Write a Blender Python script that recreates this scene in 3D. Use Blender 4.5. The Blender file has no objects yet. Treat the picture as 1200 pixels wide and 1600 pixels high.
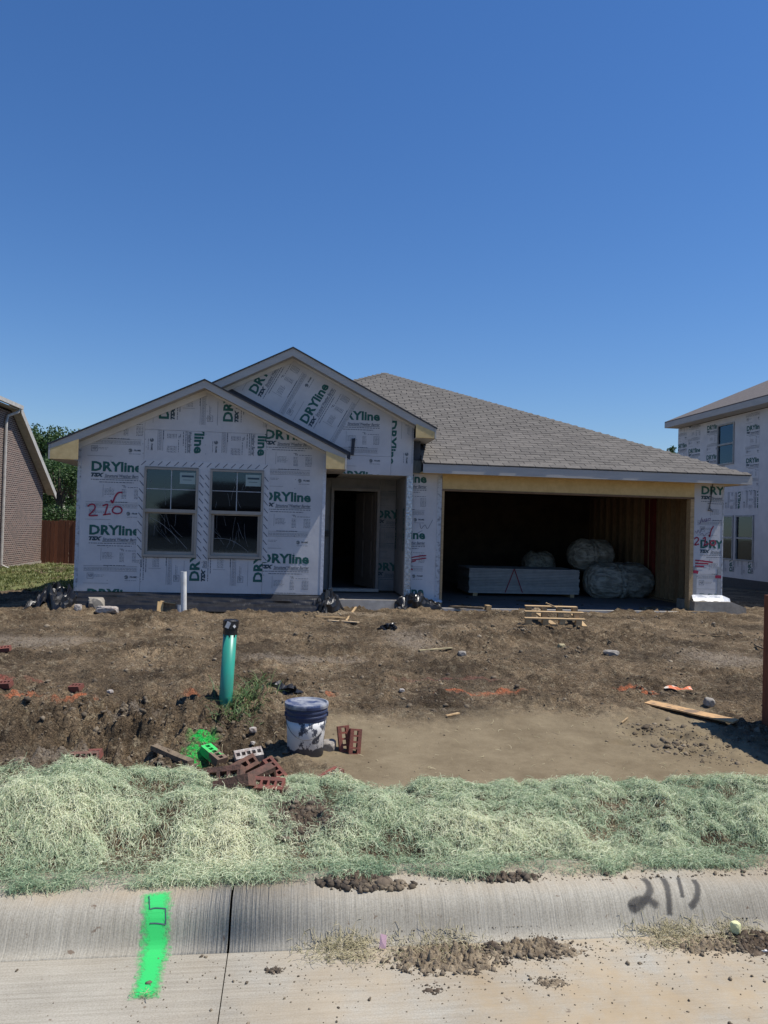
import bpy, bmesh, math, random
import numpy as np
from mathutils import Vector, Matrix, Euler
random.seed(7); rng = np.random.default_rng(11)
SC = bpy.context.scene; COL = SC.collection
# ------------------------------------------------------------------ camera, sky, sun, exposure
CAMH, PITCH, ROLL, YAW, FPX = 1.62, math.radians(1.0), math.radians(1.6), math.radians(7.0), 1200.0
EX = np.array([math.cos(YAW), -math.sin(YAW), 0.0])     # camera's level right, in lot axes (x along the kerb, y away from the street)
FW = np.array([math.sin(YAW), math.cos(YAW), 0.0])
UPZ = np.array([0, 0, 1.0])
Fv = FW*math.cos(PITCH) + UPZ*math.sin(PITCH); Uv = UPZ*math.cos(PITCH) - FW*math.sin(PITCH)
CR = EX*math.cos(ROLL) + Uv*math.sin(ROLL); CU = -EX*math.sin(ROLL) + Uv*math.cos(ROLL)
cam = bpy.data.cameras.new('camera'); camo = bpy.data.objects.new('camera', cam); COL.objects.link(camo)
cam.sensor_fit = 'HORIZONTAL'; cam.sensor_width = 36; cam.lens = 36*FPX/1200; cam.clip_end = 2000; cam.clip_start = .05
camo.matrix_world = Matrix(((CR[0], CU[0], -Fv[0], 0), (CR[1], CU[1], -Fv[1], 0), (CR[2], CU[2], -Fv[2], CAMH), (0, 0, 0, 1)))
SC.camera = camo
SUN = Vector((1, -.17, 1.85)).normalized()
sun = bpy.data.lights.new('sun', 'SUN'); sun.energy = 4.9; sun.angle = math.radians(.5); sun.color = (1, .95, .87)
suno = bpy.data.objects.new('sun', sun); COL.objects.link(suno); suno.rotation_euler = SUN.to_track_quat('Z', 'Y').to_euler()
W = bpy.data.worlds.new('World'); SC.world = W; W.use_nodes = True
nt = W.node_tree; bg = nt.nodes['Background']; sky = nt.nodes.new('ShaderNodeTexSky'); sky.sky_type = 'NISHITA'
sky.sun_disc = False; sky.sun_elevation = math.asin(SUN.z); sky.sun_rotation = math.atan2(SUN.x, SUN.y)
sky.altitude = 300; sky.air_density = 1.3; sky.dust_density = .1; sky.ozone_density = 3.0
hs = nt.nodes.new('ShaderNodeHueSaturation'); hs.inputs['Saturation'].default_value = 1.12; hs.inputs['Value'].default_value = 1.0
vm = nt.nodes.new('ShaderNodeVectorMath'); vm.operation = 'MULTIPLY'; vm.inputs[1].default_value = (.74, .85, 1.10); nt.links.new(sky.outputs[0], vm.inputs[0]); nt.links.new(vm.outputs[0], hs.inputs['Color']); nt.links.new(hs.outputs[0], bg.inputs[0]); bg.inputs[1].default_value = .095
SC.view_settings.view_transform = 'Standard'; SC.view_settings.look = 'None'; SC.view_settings.exposure = .1; SC.view_settings.gamma = 1
# ------------------------------------------------------------------ picking points of the place from the photograph
O3 = np.array([0, 0, CAMH])
def ray(px, py):
    u = (px-600)/FPX; v = (800-py)/FPX
    return Fv + CR*u + CU*v
def on_y(px, py, y): r = ray(px, py); return O3 + r*(y/r[1])
def on_x(px, py, x): r = ray(px, py); return O3 + r*(x/r[0])
def on_z(px, py, z): r = ray(px, py); return O3 + r*((z-CAMH)/r[2])
HX, HY = -1.596, 13.293
def hp(px, py, yl): p = on_y(px, py, HY+yl); return (p[0]-HX, p[2])
def hit(px, py, surf, t0=1.5, t1=40):
    r = ray(px, py); ts = np.geomspace(t0, t1, 1600); P = O3[None, :] + r[None, :]*ts[:, None]
    d = P[:, 2]-surf(P[:, 0], P[:, 1]); i = int(np.argmax(d < 0)); 
    if i == 0: return P[-1]
    a = d[i-1]/(d[i-1]-d[i]); return P[i-1]*(1-a)+P[i]*a
# ------------------------------------------------------------------ noise
_perm = np.random.default_rng(5).permutation(4096); _g = np.random.default_rng(6).random(4096)*2*np.pi
_gx, _gy = np.cos(_g), np.sin(_g)
def pn(x, y, s=0):
    x = np.asarray(x, float); y = np.asarray(y, float)
    xi = np.floor(x).astype(int); yi = np.floor(y).astype(int); xf = x-xi; yf = y-yi
    def h(a, b): return _perm[(_perm[(a+s*17) & 4095]+b+s*131) & 4095]
    def g(a, b, dx, dy): k = h(a, b); return _gx[k]*dx+_gy[k]*dy
    u = xf**3*(xf*(xf*6-15)+10); v = yf**3*(yf*(yf*6-15)+10)
    n0 = g(xi, yi, xf, yf)*(1-u)+g(xi+1, yi, xf-1, yf)*u
    n1 = g(xi, yi+1, xf, yf-1)*(1-u)+g(xi+1, yi+1, xf-1, yf-1)*u
    return (n0*(1-v)+n1*v)*1.5
def fbm(x, y, f, o=4, s=0, g=.5):
    a = 1; t = 0*np.asarray(x, float)
    for i in range(o): t = t+a*pn(x*f, y*f, s+i*3); a *= g; f *= 2.03
    return t
def sst(a, b, x): t = np.clip((x-a)/(b-a), 0, 1); return t*t*(3-2*t)
# ------------------------------------------------------------------ kerb profile and lot surface
KP = [(2.95, .002), (2.965, .004), (2.978, .009), (2.99, .020), (3.0, .034), (3.012, .056), (3.024, .079), (3.036, .099), (3.05, .116), (3.067, .130), (3.087, .140), (3.11, .146), (3.14, .149), (3.18, .151), (3.32, .155)]
def kerb_z(x, y): return np.interp(y, [p[0] for p in KP], [p[1] for p in KP], left=0.0) + 0*x
def ell(x, y, cx, cy, rx, ry): return np.exp(-(((x-cx)/rx)**2+((y-cy)/ry)**2))
DENTS = []
def silt(x, y):
    d = (1-sst(1.55, 2.15, np.abs(x-2.0)+.25*fbm(x, y, 1.5, 3, 60)))*(1-sst(.8, 1.75, np.abs(y-5.5)+.3*fbm(x, y, 1.1, 3, 61)))
    return np.clip(d, 0, 1)
def ridge_h(x): return np.interp(x, [-3, -1.3, -.4, .5, 1.5, 2.6, 4], [.40, .36, .28, .215, .20, .215, .2])+.03*pn(x*1.7, 0*x, 9)
def surf_z(x, y, fine=True):
    x = np.asarray(x, float); y = np.asarray(y, float)
    far = np.interp(y, [3.2, 4.6, 5.8, 7.2, 12.4, 14.2, 18, 30, 60, 400], [.13, -.08, -.1, -.02, .11, .07, .0, -.27, -.35, -.35])
    m = sst(3.15, 3.85, y)*(1-sst(4.0, 4.75, y))
    base = np.where(y < 4.75, np.interp(y, [3.15, 4.75], [.145, -.09]), far)
    rh = ridge_h(x)
    zz = np.where(y < 4.75, np.maximum(base, -1)+m*(rh-np.interp(y, [3.15, 4.75], [.145, -.09])), base)
    near = sst(3.22, 3.36, y)
    if fine:
        si = silt(x, y)
        rough = .015+.026*sst(-.2, .6, fbm(x, y, .6, 3, 20))
        lumps = ell(x, y, -1.0, 6.1, 1.0, .8)*.075+ell(x, y, -2.6, 6.6, 1.0, 1.0)*.05+ell(x, y, 3.5, 6.0, .55, .5)*.045+ell(x, y, -.25, 6.9, .5, .35)*.03+ell(x, y, -3.2, 12.7, 1.6, .35)*.03
        rough = (rough+lumps)*(1-.93*si)*np.interp(y, [4.0, 4.9, 14, 40], [.55, 1, 1, 2])
        n = fbm(x, y, 2.2, 4, 1, .62)*1.3+.9*np.abs(fbm(x, y, 7.0, 3, 30, .6))+.55*fbm(x, y, 15.0, 2, 35, .7)
        zz = zz+rough*n+lumps*(.6*np.abs(pn(x*3.1, y*3.1, 77))+.8*np.abs(pn(x*7.3, y*7.3, 78))+.5*np.abs(pn(x*15, y*15, 79)))
        zz = zz+.02*fbm(x, y, .5, 2, 40)*sst(5, 8, y)
        zz = zz+.075*np.maximum(0, fbm(x, y, 1.7, 4, 90, .62)-.12)*(1-si)*sst(4.8, 5.6, y)+.05*np.maximum(0, np.abs(pn(x*4.3, y*4.3, 93))-.25)*(1-si)*sst(4.8, 5.6, y)
        # wheel ruts and ridges pressed in the soil
        zz = zz-.018*ell(0*x, np.sin((y-8.6-.25*x+.4*pn(x*.4, y*.4, 8))*1.7)*.6, 0, 0, 1, .25)*sst(6.6, 7.6, y)*(1-sst(11.5, 12.8, y))
        for (dx_, dy_, ra, rb, dd) in DENTS:
            e1 = ell(x, y, dx_, dy_, ra, rb); zz = zz-dd*e1+.45*dd*ell(x, y, dx_+.02, dy_+rb*1.3, ra*1.2, rb*.7)*(.5+.8*np.abs(pn(x*12, y*12, 99)))
        mm = sst(3.26, 3.5, y)*(1-sst(4.25, 4.6, y))
        zz = zz+mm*(.04*fbm(x, y, 2.6, 3, 50)+.03*np.abs(pn(x*6, y*6, 52))+.018*pn(x*13, y*13, 53))
    return zz*near+(1-near)*.147
def PG(px, py): return hit(px, py, lambda a, b: surf_z(a, b))
DENTS = [(*PG(a, b)[:2], ra, rb, d) for a, b, ra, rb, d in ((912, 1112, .11, .07, .04), (1000, 1143, .14, .07, .05), (1060, 1150, .12, .06, .05), (1085, 1175, .12, .06, .05), (642, 1076, .16, .05, .03), (620, 1098, .22, .05, .03), (860, 1086, .12, .04, .03), (700, 1103, .07, .03, .02), (665, 1102, .07, .03, .02), (975, 1160, .09, .05, .03), (260, 1020, .3, .06, .03), (700, 1035, .4, .1, .03), (900, 1020, .3, .08, .03), (1060, 1040, .4, .1, .04), (430, 1010, .35, .07, .03), (110, 1040, .3, .08, .03), (240, 1060, .3, .06, .03), (520, 1060, .25, .06, .03), (800, 1000, .4, .08, .03), (330, 985, .4, .08, .04), (160, 985, .4, .08, .04), (1120, 985, .4, .1, .04), (580, 1000, .3, .1, .04), (190, 1145, .18, .08, .06), (100, 1150, .15, .08, .05), (260, 1130, .12, .06, .05), (40, 1130, .15, .08, .05))]
# ------------------------------------------------------------------ materials
MATS = {}
def nd(t, k, **kw):
    n = t.nodes.new(k)
    for a, b in kw.items(): setattr(n, a, b)
    return n
def mat(name, c1, c2=None, rough=.8, scale=6, metal=0, bump=0, bscale=60, bdist=.01, stretch=(1, 1, 1), rnd=0, spec=.5, detail=5, con=(.35, .65)):
    if name in MATS: return MATS[name]
    m = bpy.data.materials.new(name); m.use_nodes = True; t = m.node_tree; L = t.links; b = t.nodes['Principled BSDF']
    b.inputs['Roughness'].default_value = rough; b.inputs['Metallic'].default_value = metal; b.inputs['Specular IOR Level'].default_value = spec
    c2 = c2 or tuple(c*.72 for c in c1)
    g = nd(t, 'ShaderNodeNewGeometry'); mp = nd(t, 'ShaderNodeMapping'); mp.inputs['Scale'].default_value = stretch
    L.new(g.outputs['Position'], mp.inputs[0])
    n = nd(t, 'ShaderNodeTexNoise'); n.inputs['Scale'].default_value = scale; n.inputs['Detail'].default_value = detail; n.inputs['Roughness'].default_value = .65
    L.new(mp.outputs[0], n.inputs[0])
    r = nd(t, 'ShaderNodeValToRGB'); r.color_ramp.elements[0].position = con[0]; r.color_ramp.elements[1].position = con[1]
    r.color_ramp.elements[0].color = (*c2, 1); r.color_ramp.elements[1].color = (*c1, 1)
    L.new(n.outputs[0], r.inputs[0]); out = r.outputs[0]
    if rnd:
        oi = nd(t, 'ShaderNodeObjectInfo'); mr = nd(t, 'ShaderNodeMapRange'); mr.inputs[3].default_value = 1-rnd; mr.inputs[4].default_value = 1+rnd
        L.new(oi.outputs['Random'], mr.inputs[0]); mx = nd(t, 'ShaderNodeVectorMath', operation='SCALE')
        L.new(out, mx.inputs[0]); L.new(mr.outputs[0], mx.inputs['Scale']); out = mx.outputs[0]
    L.new(out, b.inputs['Base Color'])
    if bump:
        n2 = nd(t, 'ShaderNodeTexNoise'); n2.inputs['Scale'].default_value = bscale; n2.inputs['Detail'].default_value = 4; L.new(mp.outputs[0], n2.inputs[0])
        bp = nd(t, 'ShaderNodeBump'); bp.inputs['Strength'].default_value = bump; bp.inputs['Distance'].default_value = bdist
        L.new(n2.outputs[0], bp.inputs['Height']); L.new(bp.outputs[0], b.inputs['Normal'])
    MATS[name] = m; return m
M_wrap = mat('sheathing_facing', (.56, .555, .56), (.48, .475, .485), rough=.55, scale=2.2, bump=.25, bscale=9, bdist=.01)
M_wrap_shade = mat('sheathing_facing_shaded', (.27, .265, .26), (.20, .195, .19), rough=.6, scale=3)  # same facing, darkened to paint the entry recess's shade into its colour
M_teal = mat('print_teal', (.008, .085, .072), (.012, .10, .085), rough=.6, scale=30)
M_ink = mat('print_grey', (.085, .105, .135), (.11, .13, .16), rough=.6, scale=40)
M_navy = mat('print_navy', (.02, .05, .075), (.03, .06, .08), rough=.6)
M_red = mat('marker_red', (.34, .008, .05), (.25, .006, .045), rough=.4, scale=20)
M_pen = mat('pen_violet', (.12, .06, .16), rough=.5)
M_dash = mat('tape_marks', (.05, .07, .11), rough=.6)
M_tape = mat('flashing_tape', (.56, .56, .57), (.5, .5, .51), rough=.45, scale=5)
M_foil = mat('corner_foil', (.62, .64, .66), (.25, .27, .3), rough=.28, metal=.75, scale=22, bump=.6, bscale=30, bdist=.02)
M_fascia = mat('primed_fascia', (.42, .405, .38), (.36, .35, .33), rough=.7, scale=3, stretch=(.5, 1, 4))
M_soffit = mat('soffit_board', (.44, .42, .38), (.37, .35, .32), rough=.8, scale=4)
M_friz = mat('frieze_paint', (.68, .66, .62), (.6, .58, .54), rough=.7, scale=4)
M_osb = mat('raw_board_tan', (.62, .47, .23), (.53, .39, .18), rough=.8, scale=9)
M_wood = mat('pale_lumber', (.52, .37, .2), (.36, .24, .12), rough=.8, scale=5, stretch=(1, 6, 6), rnd=.18)
M_stud = mat('stud_lumber', (.34, .22, .12), (.22, .14, .07), rough=.85, scale=5, stretch=(8, 8, 1), rnd=.2)
M_frame = mat('window_frame_taupe', (.33, .30, .26), (.28, .255, .22), rough=.55, scale=4)
M_muntin = mat('muntin_pale', (.42, .44, .46), rough=.5)
M_stick = mat('sticker_pale', (.30, .38, .36), (.26, .34, .32), rough=.5)
M_film = mat('film_wrinkle', (.2, .22, .25), (.10, .12, .14), rough=.25)
M_dark = mat('dark_room', (.022, .02, .02), rough=.9)  # near-black colour holds the shade of the unlit rooms
M_inner = mat('garage_lining_shaded', (.085, .06, .04), (.05, .037, .025), rough=.95, scale=3)  # dark brown puts the garage's dimness into the lining colour
M_redwrap = mat('red_housewrap', (.2, .03, .02), rough=.8)
M_door = mat('door_leaf', (.17, .14, .115), (.14, .115, .095), rough=.55)
M_shing = mat('shingle_weathered', (.152, .138, .12), (.105, .095, .083), rough=.95, scale=22, bump=.6, bscale=240, bdist=.004, rnd=.15, detail=6)
M_deck = mat('roof_underlay', (.045, .043, .042), rough=.9)
M_tar = mat('tar_paper', (.016, .018, .026), (.026, .03, .04), rough=.6, scale=10, bump=.4, bscale=20)
M_poly = mat('black_plastic', (.012, .012, .014), (.02, .02, .022), rough=.33, scale=8, bump=.35, bscale=12, bdist=.02)
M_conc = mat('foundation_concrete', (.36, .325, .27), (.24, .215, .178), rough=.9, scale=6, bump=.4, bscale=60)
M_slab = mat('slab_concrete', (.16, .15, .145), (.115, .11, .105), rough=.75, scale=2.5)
M_dry = mat('drywall_edge', (.42, .40, .375), (.34, .325, .305), rough=.85, scale=9, rnd=.1)
M_strap = mat('red_strap', (.28, .02, .03), rough=.6)
M_bag = mat('insulation_bag', (.46, .44, .37), (.24, .23, .19), rough=.38, scale=5, stretch=(.8, 2.0, 2.0), bump=1, bscale=5, bdist=.10, con=(.42, .6))
M_pvc = mat('white_pvc', (.75, .75, .73), (.62, .6, .56), rough=.35, scale=8)
M_green = mat('sewer_pipe_green', (.025, .33, .235), (.045, .27, .2), rough=.38, scale=7, stretch=(3, 3, .6))
M_cap = mat('cap_black', (.014, .014, .016), rough=.4, bump=.5, bscale=40)
M_scuff = mat('cap_scuff', (.6, .6, .6), rough=.6)
M_blue = mat('bucket_blue', (.015, .028, .085), (.04, .055, .11), rough=.42, scale=11, con=(.3, .8), bump=.2, bscale=30)
M_brick = mat('clay_brick', (.23, .068, .047), (.125, .055, .042), rough=.9, scale=22, bump=.6, bscale=120, bdist=.004, rnd=.2)
M_brickmud = mat('clay_brick_muddy', (.185, .092, .066), (.085, .056, .042), rough=.95, scale=16, bump=.8, bscale=90, bdist=.006, rnd=.2)
M_brickgreen = mat('clay_brick_sprayed', (.04, .52, .12), (.14, .12, .07), rough=.8, scale=9, bump=.6, bscale=120, bdist=.004, con=(.42, .54))
M_mortar = mat('mortar_splash', (.5, .47, .42), (.26, .2, .17), rough=.95, scale=30, bump=.9, bscale=60, bdist=.01)
M_oldwood = mat('weathered_plank', (.24, .18, .115), (.12, .09, .06), rough=.95, scale=6, stretch=(4, 1, 4), bump=.5, bscale=40)
M_ply = mat('muddy_plywood', (.55, .34, .16), (.2, .14, .09), rough=.9, scale=4, con=(.38, .5), bump=.4, bscale=40)
M_stone = mat('grey_stone', (.36, .33, .29), (.2, .18, .155), rough=.95, scale=14, bump=.6, bscale=50)
M_clod = mat('soil_clods', (.27, .22, .155), (.10, .077, .055), rough=1, scale=7, bump=.8, bscale=90, bdist=.01, spec=.2)
M_clodd = mat('dark_clods', (.115, .09, .07), (.055, .043, .034), rough=1, scale=9, bump=.8, bscale=90, bdist=.01, spec=.2)
M_cedar = mat('stained_picket', (.17, .062, .026), (.11, .038, .017), rough=.8, scale=5, stretch=(8, 8, .6), rnd=.28)
M_redwood = mat('stained_board', (.19, .065, .03), (.12, .04, .02), rough=.85, scale=5, stretch=(6, 6, 1), rnd=.2)
M_gut = mat('trim_offwhite', (.52, .49, .44), rough=.5)
M_nroof = mat('neighbour_shingles', (.17, .145, .13), (.11, .095, .088), rough=.95, scale=9, stretch=(1, 1, 5))
M_bark = mat('bark', (.12, .09, .065), rough=.95, bump=.5, bscale=20)
M_pink = mat('pink_scrap', (.7, .45, .5), (.55, .35, .4), rough=.6)
M_yell = mat('yellow_foam', (.72, .72, .4), (.6, .6, .3), rough=.7, scale=30)
M_flag = mat('orange_tape', (.72, .2, .08), (.75, .68, .55), rough=.5, scale=9, con=(.48, .52))
M_clod_solid = M_clod
M_straw = mat('straw', (.46, .38, .22), (.33, .28, .16), rough=.8, scale=9)
def leafmat(name, a, b, c, tr=.25, rough=.6):
    m = bpy.data.materials.new(name); m.use_nodes = True; t = m.node_tree; L = t.links; p = t.nodes['Principled BSDF']; p.inputs['Roughness'].default_value = rough
    at = nd(t, 'ShaderNodeAttribute', attribute_name='tone'); r = nd(t, 'ShaderNodeValToRGB')
    e = r.color_ramp.elements; e[0].color = (*a, 1); e[1].color = (*c, 1); x = e.new(.5); x.color = (*b, 1)
    L.new(at.outputs['Fac'], r.inputs[0]); L.new(r.outputs[0], p.inputs['Base Color'])
    td = nd(t, 'ShaderNodeBsdfTranslucent'); L.new(r.outputs[0], td.inputs[0]); ms = nd(t, 'ShaderNodeMixShader'); ms.inputs[0].default_value = tr
    L.new(p.outputs[0], ms.inputs[1]); L.new(td.outputs[0], ms.inputs[2]); L.new(ms.outputs[0], t.nodes['Material Output'].inputs[0]); MATS[name] = m; return m
M_fib = leafmat('green_excelsior', (.165, .265, .15), (.45, .54, .335), (.78, .78, .54), .2, .7)
M_leaf = leafmat('tree_leaves', (.025, .06, .015), (.05, .105, .028), (.10, .17, .05))
M_weed = leafmat('weed_blades', (.05, .10, .03), (.09, .16, .05), (.20, .22, .09))
M_lawn = leafmat('lawn_blades', (.10, .13, .035), (.16, .185, .055), (.30, .27, .12))
M_strawf = leafmat('straw_blades', (.20, .20, .10), (.40, .35, .2), (.55, .48, .3))
M_heap = mat('heaped_soil', (.33, .265, .18), (.13, .10, .07), rough=1, scale=30, bump=1, bscale=150, bdist=.006, spec=.1, detail=8); M_heapd = mat('heaped_soil_dark', (.17, .13, .095), (.05, .038, .028), rough=1, scale=30, bump=1, bscale=150, bdist=.006, spec=.1, detail=8)
M_clod = leafmat('soil_clod_mix', (.085, .065, .044), (.165, .13, .088), (.27, .22, .155), 0, 1); M_clodd = leafmat('soil_clod_dark', (.05, .038, .028), (.105, .082, .058), (.2, .155, .11), 0, 1)
# ground: soil colours, with crevice shade painted in as dark flecks (silt, dust, spray paint held in vertex attributes)
def ground_mat():
    m = bpy.data.materials.new('bare_soil'); m.use_nodes = True; t = m.node_tree; L = t.links; b = t.nodes['Principled BSDF']
    b.inputs['Roughness'].default_value = .97; b.inputs['Specular IOR Level'].default_value = .2
    g = nd(t, 'ShaderNodeNewGeometry')
    def noise(s, d=6, r=.65):
        n = nd(t, 'ShaderNodeTexNoise'); n.inputs['Scale'].default_value = s; n.inputs['Detail'].default_value = d; n.inputs['Roughness'].default_value = r; L.new(g.outputs['Position'], n.inputs[0]); return n.outputs[0]
    def ramp(f, a, b_, p0=.35, p1=.65):
        r = nd(t, 'ShaderNodeValToRGB'); r.color_ramp.elements[0].position = p0; r.color_ramp.elements[1].position = p1
        r.color_ramp.elements[0].color = (*a, 1); r.color_ramp.elements[1].color = (*b_, 1); L.new(f, r.inputs[0]); return r.outputs[0]
    def mix(f, a, b_, kind='MIX'):
        n = nd(t, 'ShaderNodeMix', data_type='RGBA', blend_type=kind)
        for sock, v in ((n.inputs['Factor'], f), (n.inputs[6], a), (n.inputs[7], b_)):
            if hasattr(v, 'links') or hasattr(v, 'is_linked'): L.new(v, sock)
            else: sock.default_value = v if not isinstance(v, tuple) else (*v, 1)
        return n.outputs[2]
    soil = mix(ramp(noise(1.1, 8, .75), (0, 0, 0), (1, 1, 1), .36, .62), (.11, .079, .051), (.29, .22, .147))
    soil = mix(ramp(noise(11, 8, .75), (0, 0, 0), (1, 1, 1), .52, .62), soil, (.34, .282, .20)); soil = mix(ramp(noise(24, 6, .75), (1, 1, 1), (0, 0, 0), .36, .44), soil, (.062, .047, .033));  # dark flecks paint crevice shade; the pale mix is dried flakes
    grain = ramp(noise(70, 3), (.45, .45, .45), (1.25, 1.22, 1.15), .33, .66)
    soil = mix(1.0, soil, grain, 'MULTIPLY')
    soil = mix(1.0, soil, ramp(noise(.9, 5, .7), (.55, .54, .53), (1.22, 1.2, 1.15), .4, .6), 'MULTIPLY')
    si = nd(t, 'ShaderNodeAttribute', attribute_name='silt')
    siltc = mix(ramp(noise(2.6, 7, .7), (0, 0, 0), (1, 1, 1), .36, .6), (.165, .128, .078), (.23, .184, .115))
    siltc = mix(1.0, siltc, ramp(noise(110, 2), (.9, .9, .9), (1.04, 1.04, 1.04)), 'MULTIPLY')
    c = mix(si.outputs['Fac'], soil, siltc)
    st = nd(t, 'ShaderNodeVertexColor', layer_name='stain'); sn = ramp(noise(26, 4), (.0, .0, .0), (1, 1, 1), .36, .52)
    al = nd(t, 'ShaderNodeMath', operation='MULTIPLY'); L.new(st.outputs['Alpha'], al.inputs[0]); L.new(sn, al.inputs[1])
    c = mix(al.outputs[0], c, st.outputs['Color']); L.new(c, b.inputs['Base Color'])
    v = nd(t, 'ShaderNodeTexVoronoi', feature='DISTANCE_TO_EDGE'); v.inputs['Scale'].default_value = 9
    wv = nd(t, 'ShaderNodeVectorMath', operation='ADD'); nn = nd(t, 'ShaderNodeTexNoise'); nn.inputs['Scale'].default_value = 5; L.new(g.outputs['Position'], nn.inputs[0])
    L.new(g.outputs['Position'], wv.inputs[0]); L.new(nn.outputs[1], wv.inputs[1]); L.new(wv.outputs[0], v.inputs[0])
    cr = nd(t, 'ShaderNodeMapRange'); cr.inputs[2].default_value = .05; cr.inputs[4].default_value = 1; cr.clamp = True; L.new(v.outputs[0], cr.inputs[0])
    ad = nd(t, 'ShaderNodeMath', operation='MULTIPLY_ADD'); L.new(cr.outputs[0], ad.inputs[0]); ad.inputs[1].default_value = .25; L.new(noise(45, 6, .7), ad.inputs[2])
    bp = nd(t, 'ShaderNodeBump'); bp.inputs['Strength'].default_value = 1.0; bp.inputs['Distance'].default_value = .04
    ds = nd(t, 'ShaderNodeMath', operation='MULTIPLY_ADD'); L.new(si.outputs['Fac'], ds.inputs[0]); ds.inputs[1].default_value = -.82; ds.inputs[2].default_value = 1.0; L.new(ds.outputs[0], bp.inputs['Strength'])
    L.new(ad.outputs[0], bp.inputs['Height']); L.new(bp.outputs[0], b.inputs['Normal']); return m
M_soil = ground_mat()
def conc_mat(name, broom):
    m = bpy.data.materials.new(name); m.use_nodes = True; t = m.node_tree; L = t.links; b = t.nodes['Principled BSDF']; b.inputs['Roughness'].default_value = .92
    b.inputs['Specular IOR Level'].default_value = .3
    g = nd(t, 'ShaderNodeNewGeometry')
    def noise(s, st=(1, 1, 1), d=5, r=.6):
        mp = nd(t, 'ShaderNodeMapping'); mp.inputs['Scale'].default_value = st; L.new(g.outputs['Position'], mp.inputs[0])
        n = nd(t, 'ShaderNodeTexNoise'); n.inputs['Scale'].default_value = s; n.inputs['Detail'].default_value = d; n.inputs['Roughness'].default_value = r; L.new(mp.outputs[0], n.inputs[0]); return n.outputs[0]
    def rmp(f, a, b_, p0, p1):
        r = nd(t, 'ShaderNodeValToRGB'); r.color_ramp.elements[0].position = p0; r.color_ramp.elements[1].position = p1
        r.color_ramp.elements[0].color = (*a, 1); r.color_ramp.elements[1].color = (*b_, 1); L.new(f, r.inputs[0]); return r.outputs[0]
    def mix(f, a, b_, kind='MIX'):
        n = nd(t, 'ShaderNodeMix', data_type='RGBA', blend_type=kind)
        for s, v in ((n.inputs['Factor'], f), (n.inputs[6], a), (n.inputs[7], b_)):
            if isinstance(v, tuple): s.default_value = (*v, 1)
            elif isinstance(v, float): s.default_value = v
            else: L.new(v, s)
        return n.outputs[2]
    base = mix(noise(2.0), (.34, .315, .262), (.44, .412, .345)) if not broom else mix(noise(2.2), (.34, .315, .262), (.43, .402, .335))
    if broom: base = mix(1.0, base, rmp(noise(1, (95, 5, 5), 5), (.88, .875, .865), (1.05, 1.05, 1.05), .35, .62), 'MULTIPLY')
    else: base = mix(1.0, base, rmp(noise(1, (2.2, 75, 1), 4), (.86, .85, .84), (1.06, 1.06, 1.06), .35, .6), 'MULTIPLY')
    base = mix(1.0, base, rmp(noise(160, d=2), (.80, .79, .77), (1.06, 1.06, 1.06), .3, .6), 'MULTIPLY')
    # tan dust blown over the right of the street and the top of the kerb
    sx = nd(t, 'ShaderNodeSeparateXYZ'); L.new(g.outputs['Position'], sx.inputs[0])
    mr = nd(t, 'ShaderNodeMapRange'); L.new(sx.outputs[2 if broom else 0], mr.inputs[0])
    for i, v in enumerate((.125, .165, 0, 1) if broom else (-.5, .8, .1, 1.0)): mr.inputs[i+1].default_value = v
    add = nd(t, 'ShaderNodeMath', operation='MULTIPLY'); L.new(mr.outputs[0], add.inputs[0]); L.new(rmp(noise(3.0, d=6, r=.7), (0, 0, 0), (1, 1, 1), .33, .6), add.inputs[1])
    base = mix(add.outputs[0], base, mix(noise(9), (.35, .27, .17), (.45, .365, .25)))
    spots = rmp(noise(22, d=3), (1, 1, 1), (.0, .0, .0), .27, .33); base = mix(spots, base, (.2, .155, .115)); big = rmp(noise(1.1, d=6, r=.7), (.88, .865, .84), (1.05, 1.05, 1.04), .36, .6); base = mix(1.0, base, big, 'MULTIPLY')
    L.new(base, b.inputs['Base Color'])
    bp = nd(t, 'ShaderNodeBump'); bp.inputs['Strength'].default_value = .8; bp.inputs['Distance'].default_value = .005
    L.new(noise(1, (120, 4, 4), 4) if broom else noise(1, (3, 90, 1), 4), bp.inputs['Height']); L.new(bp.outputs[0], b.inputs['Normal']); return m
M_kerb = conc_mat('broomed_concrete', True); M_street = conc_mat('street_concrete', False)
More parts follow.
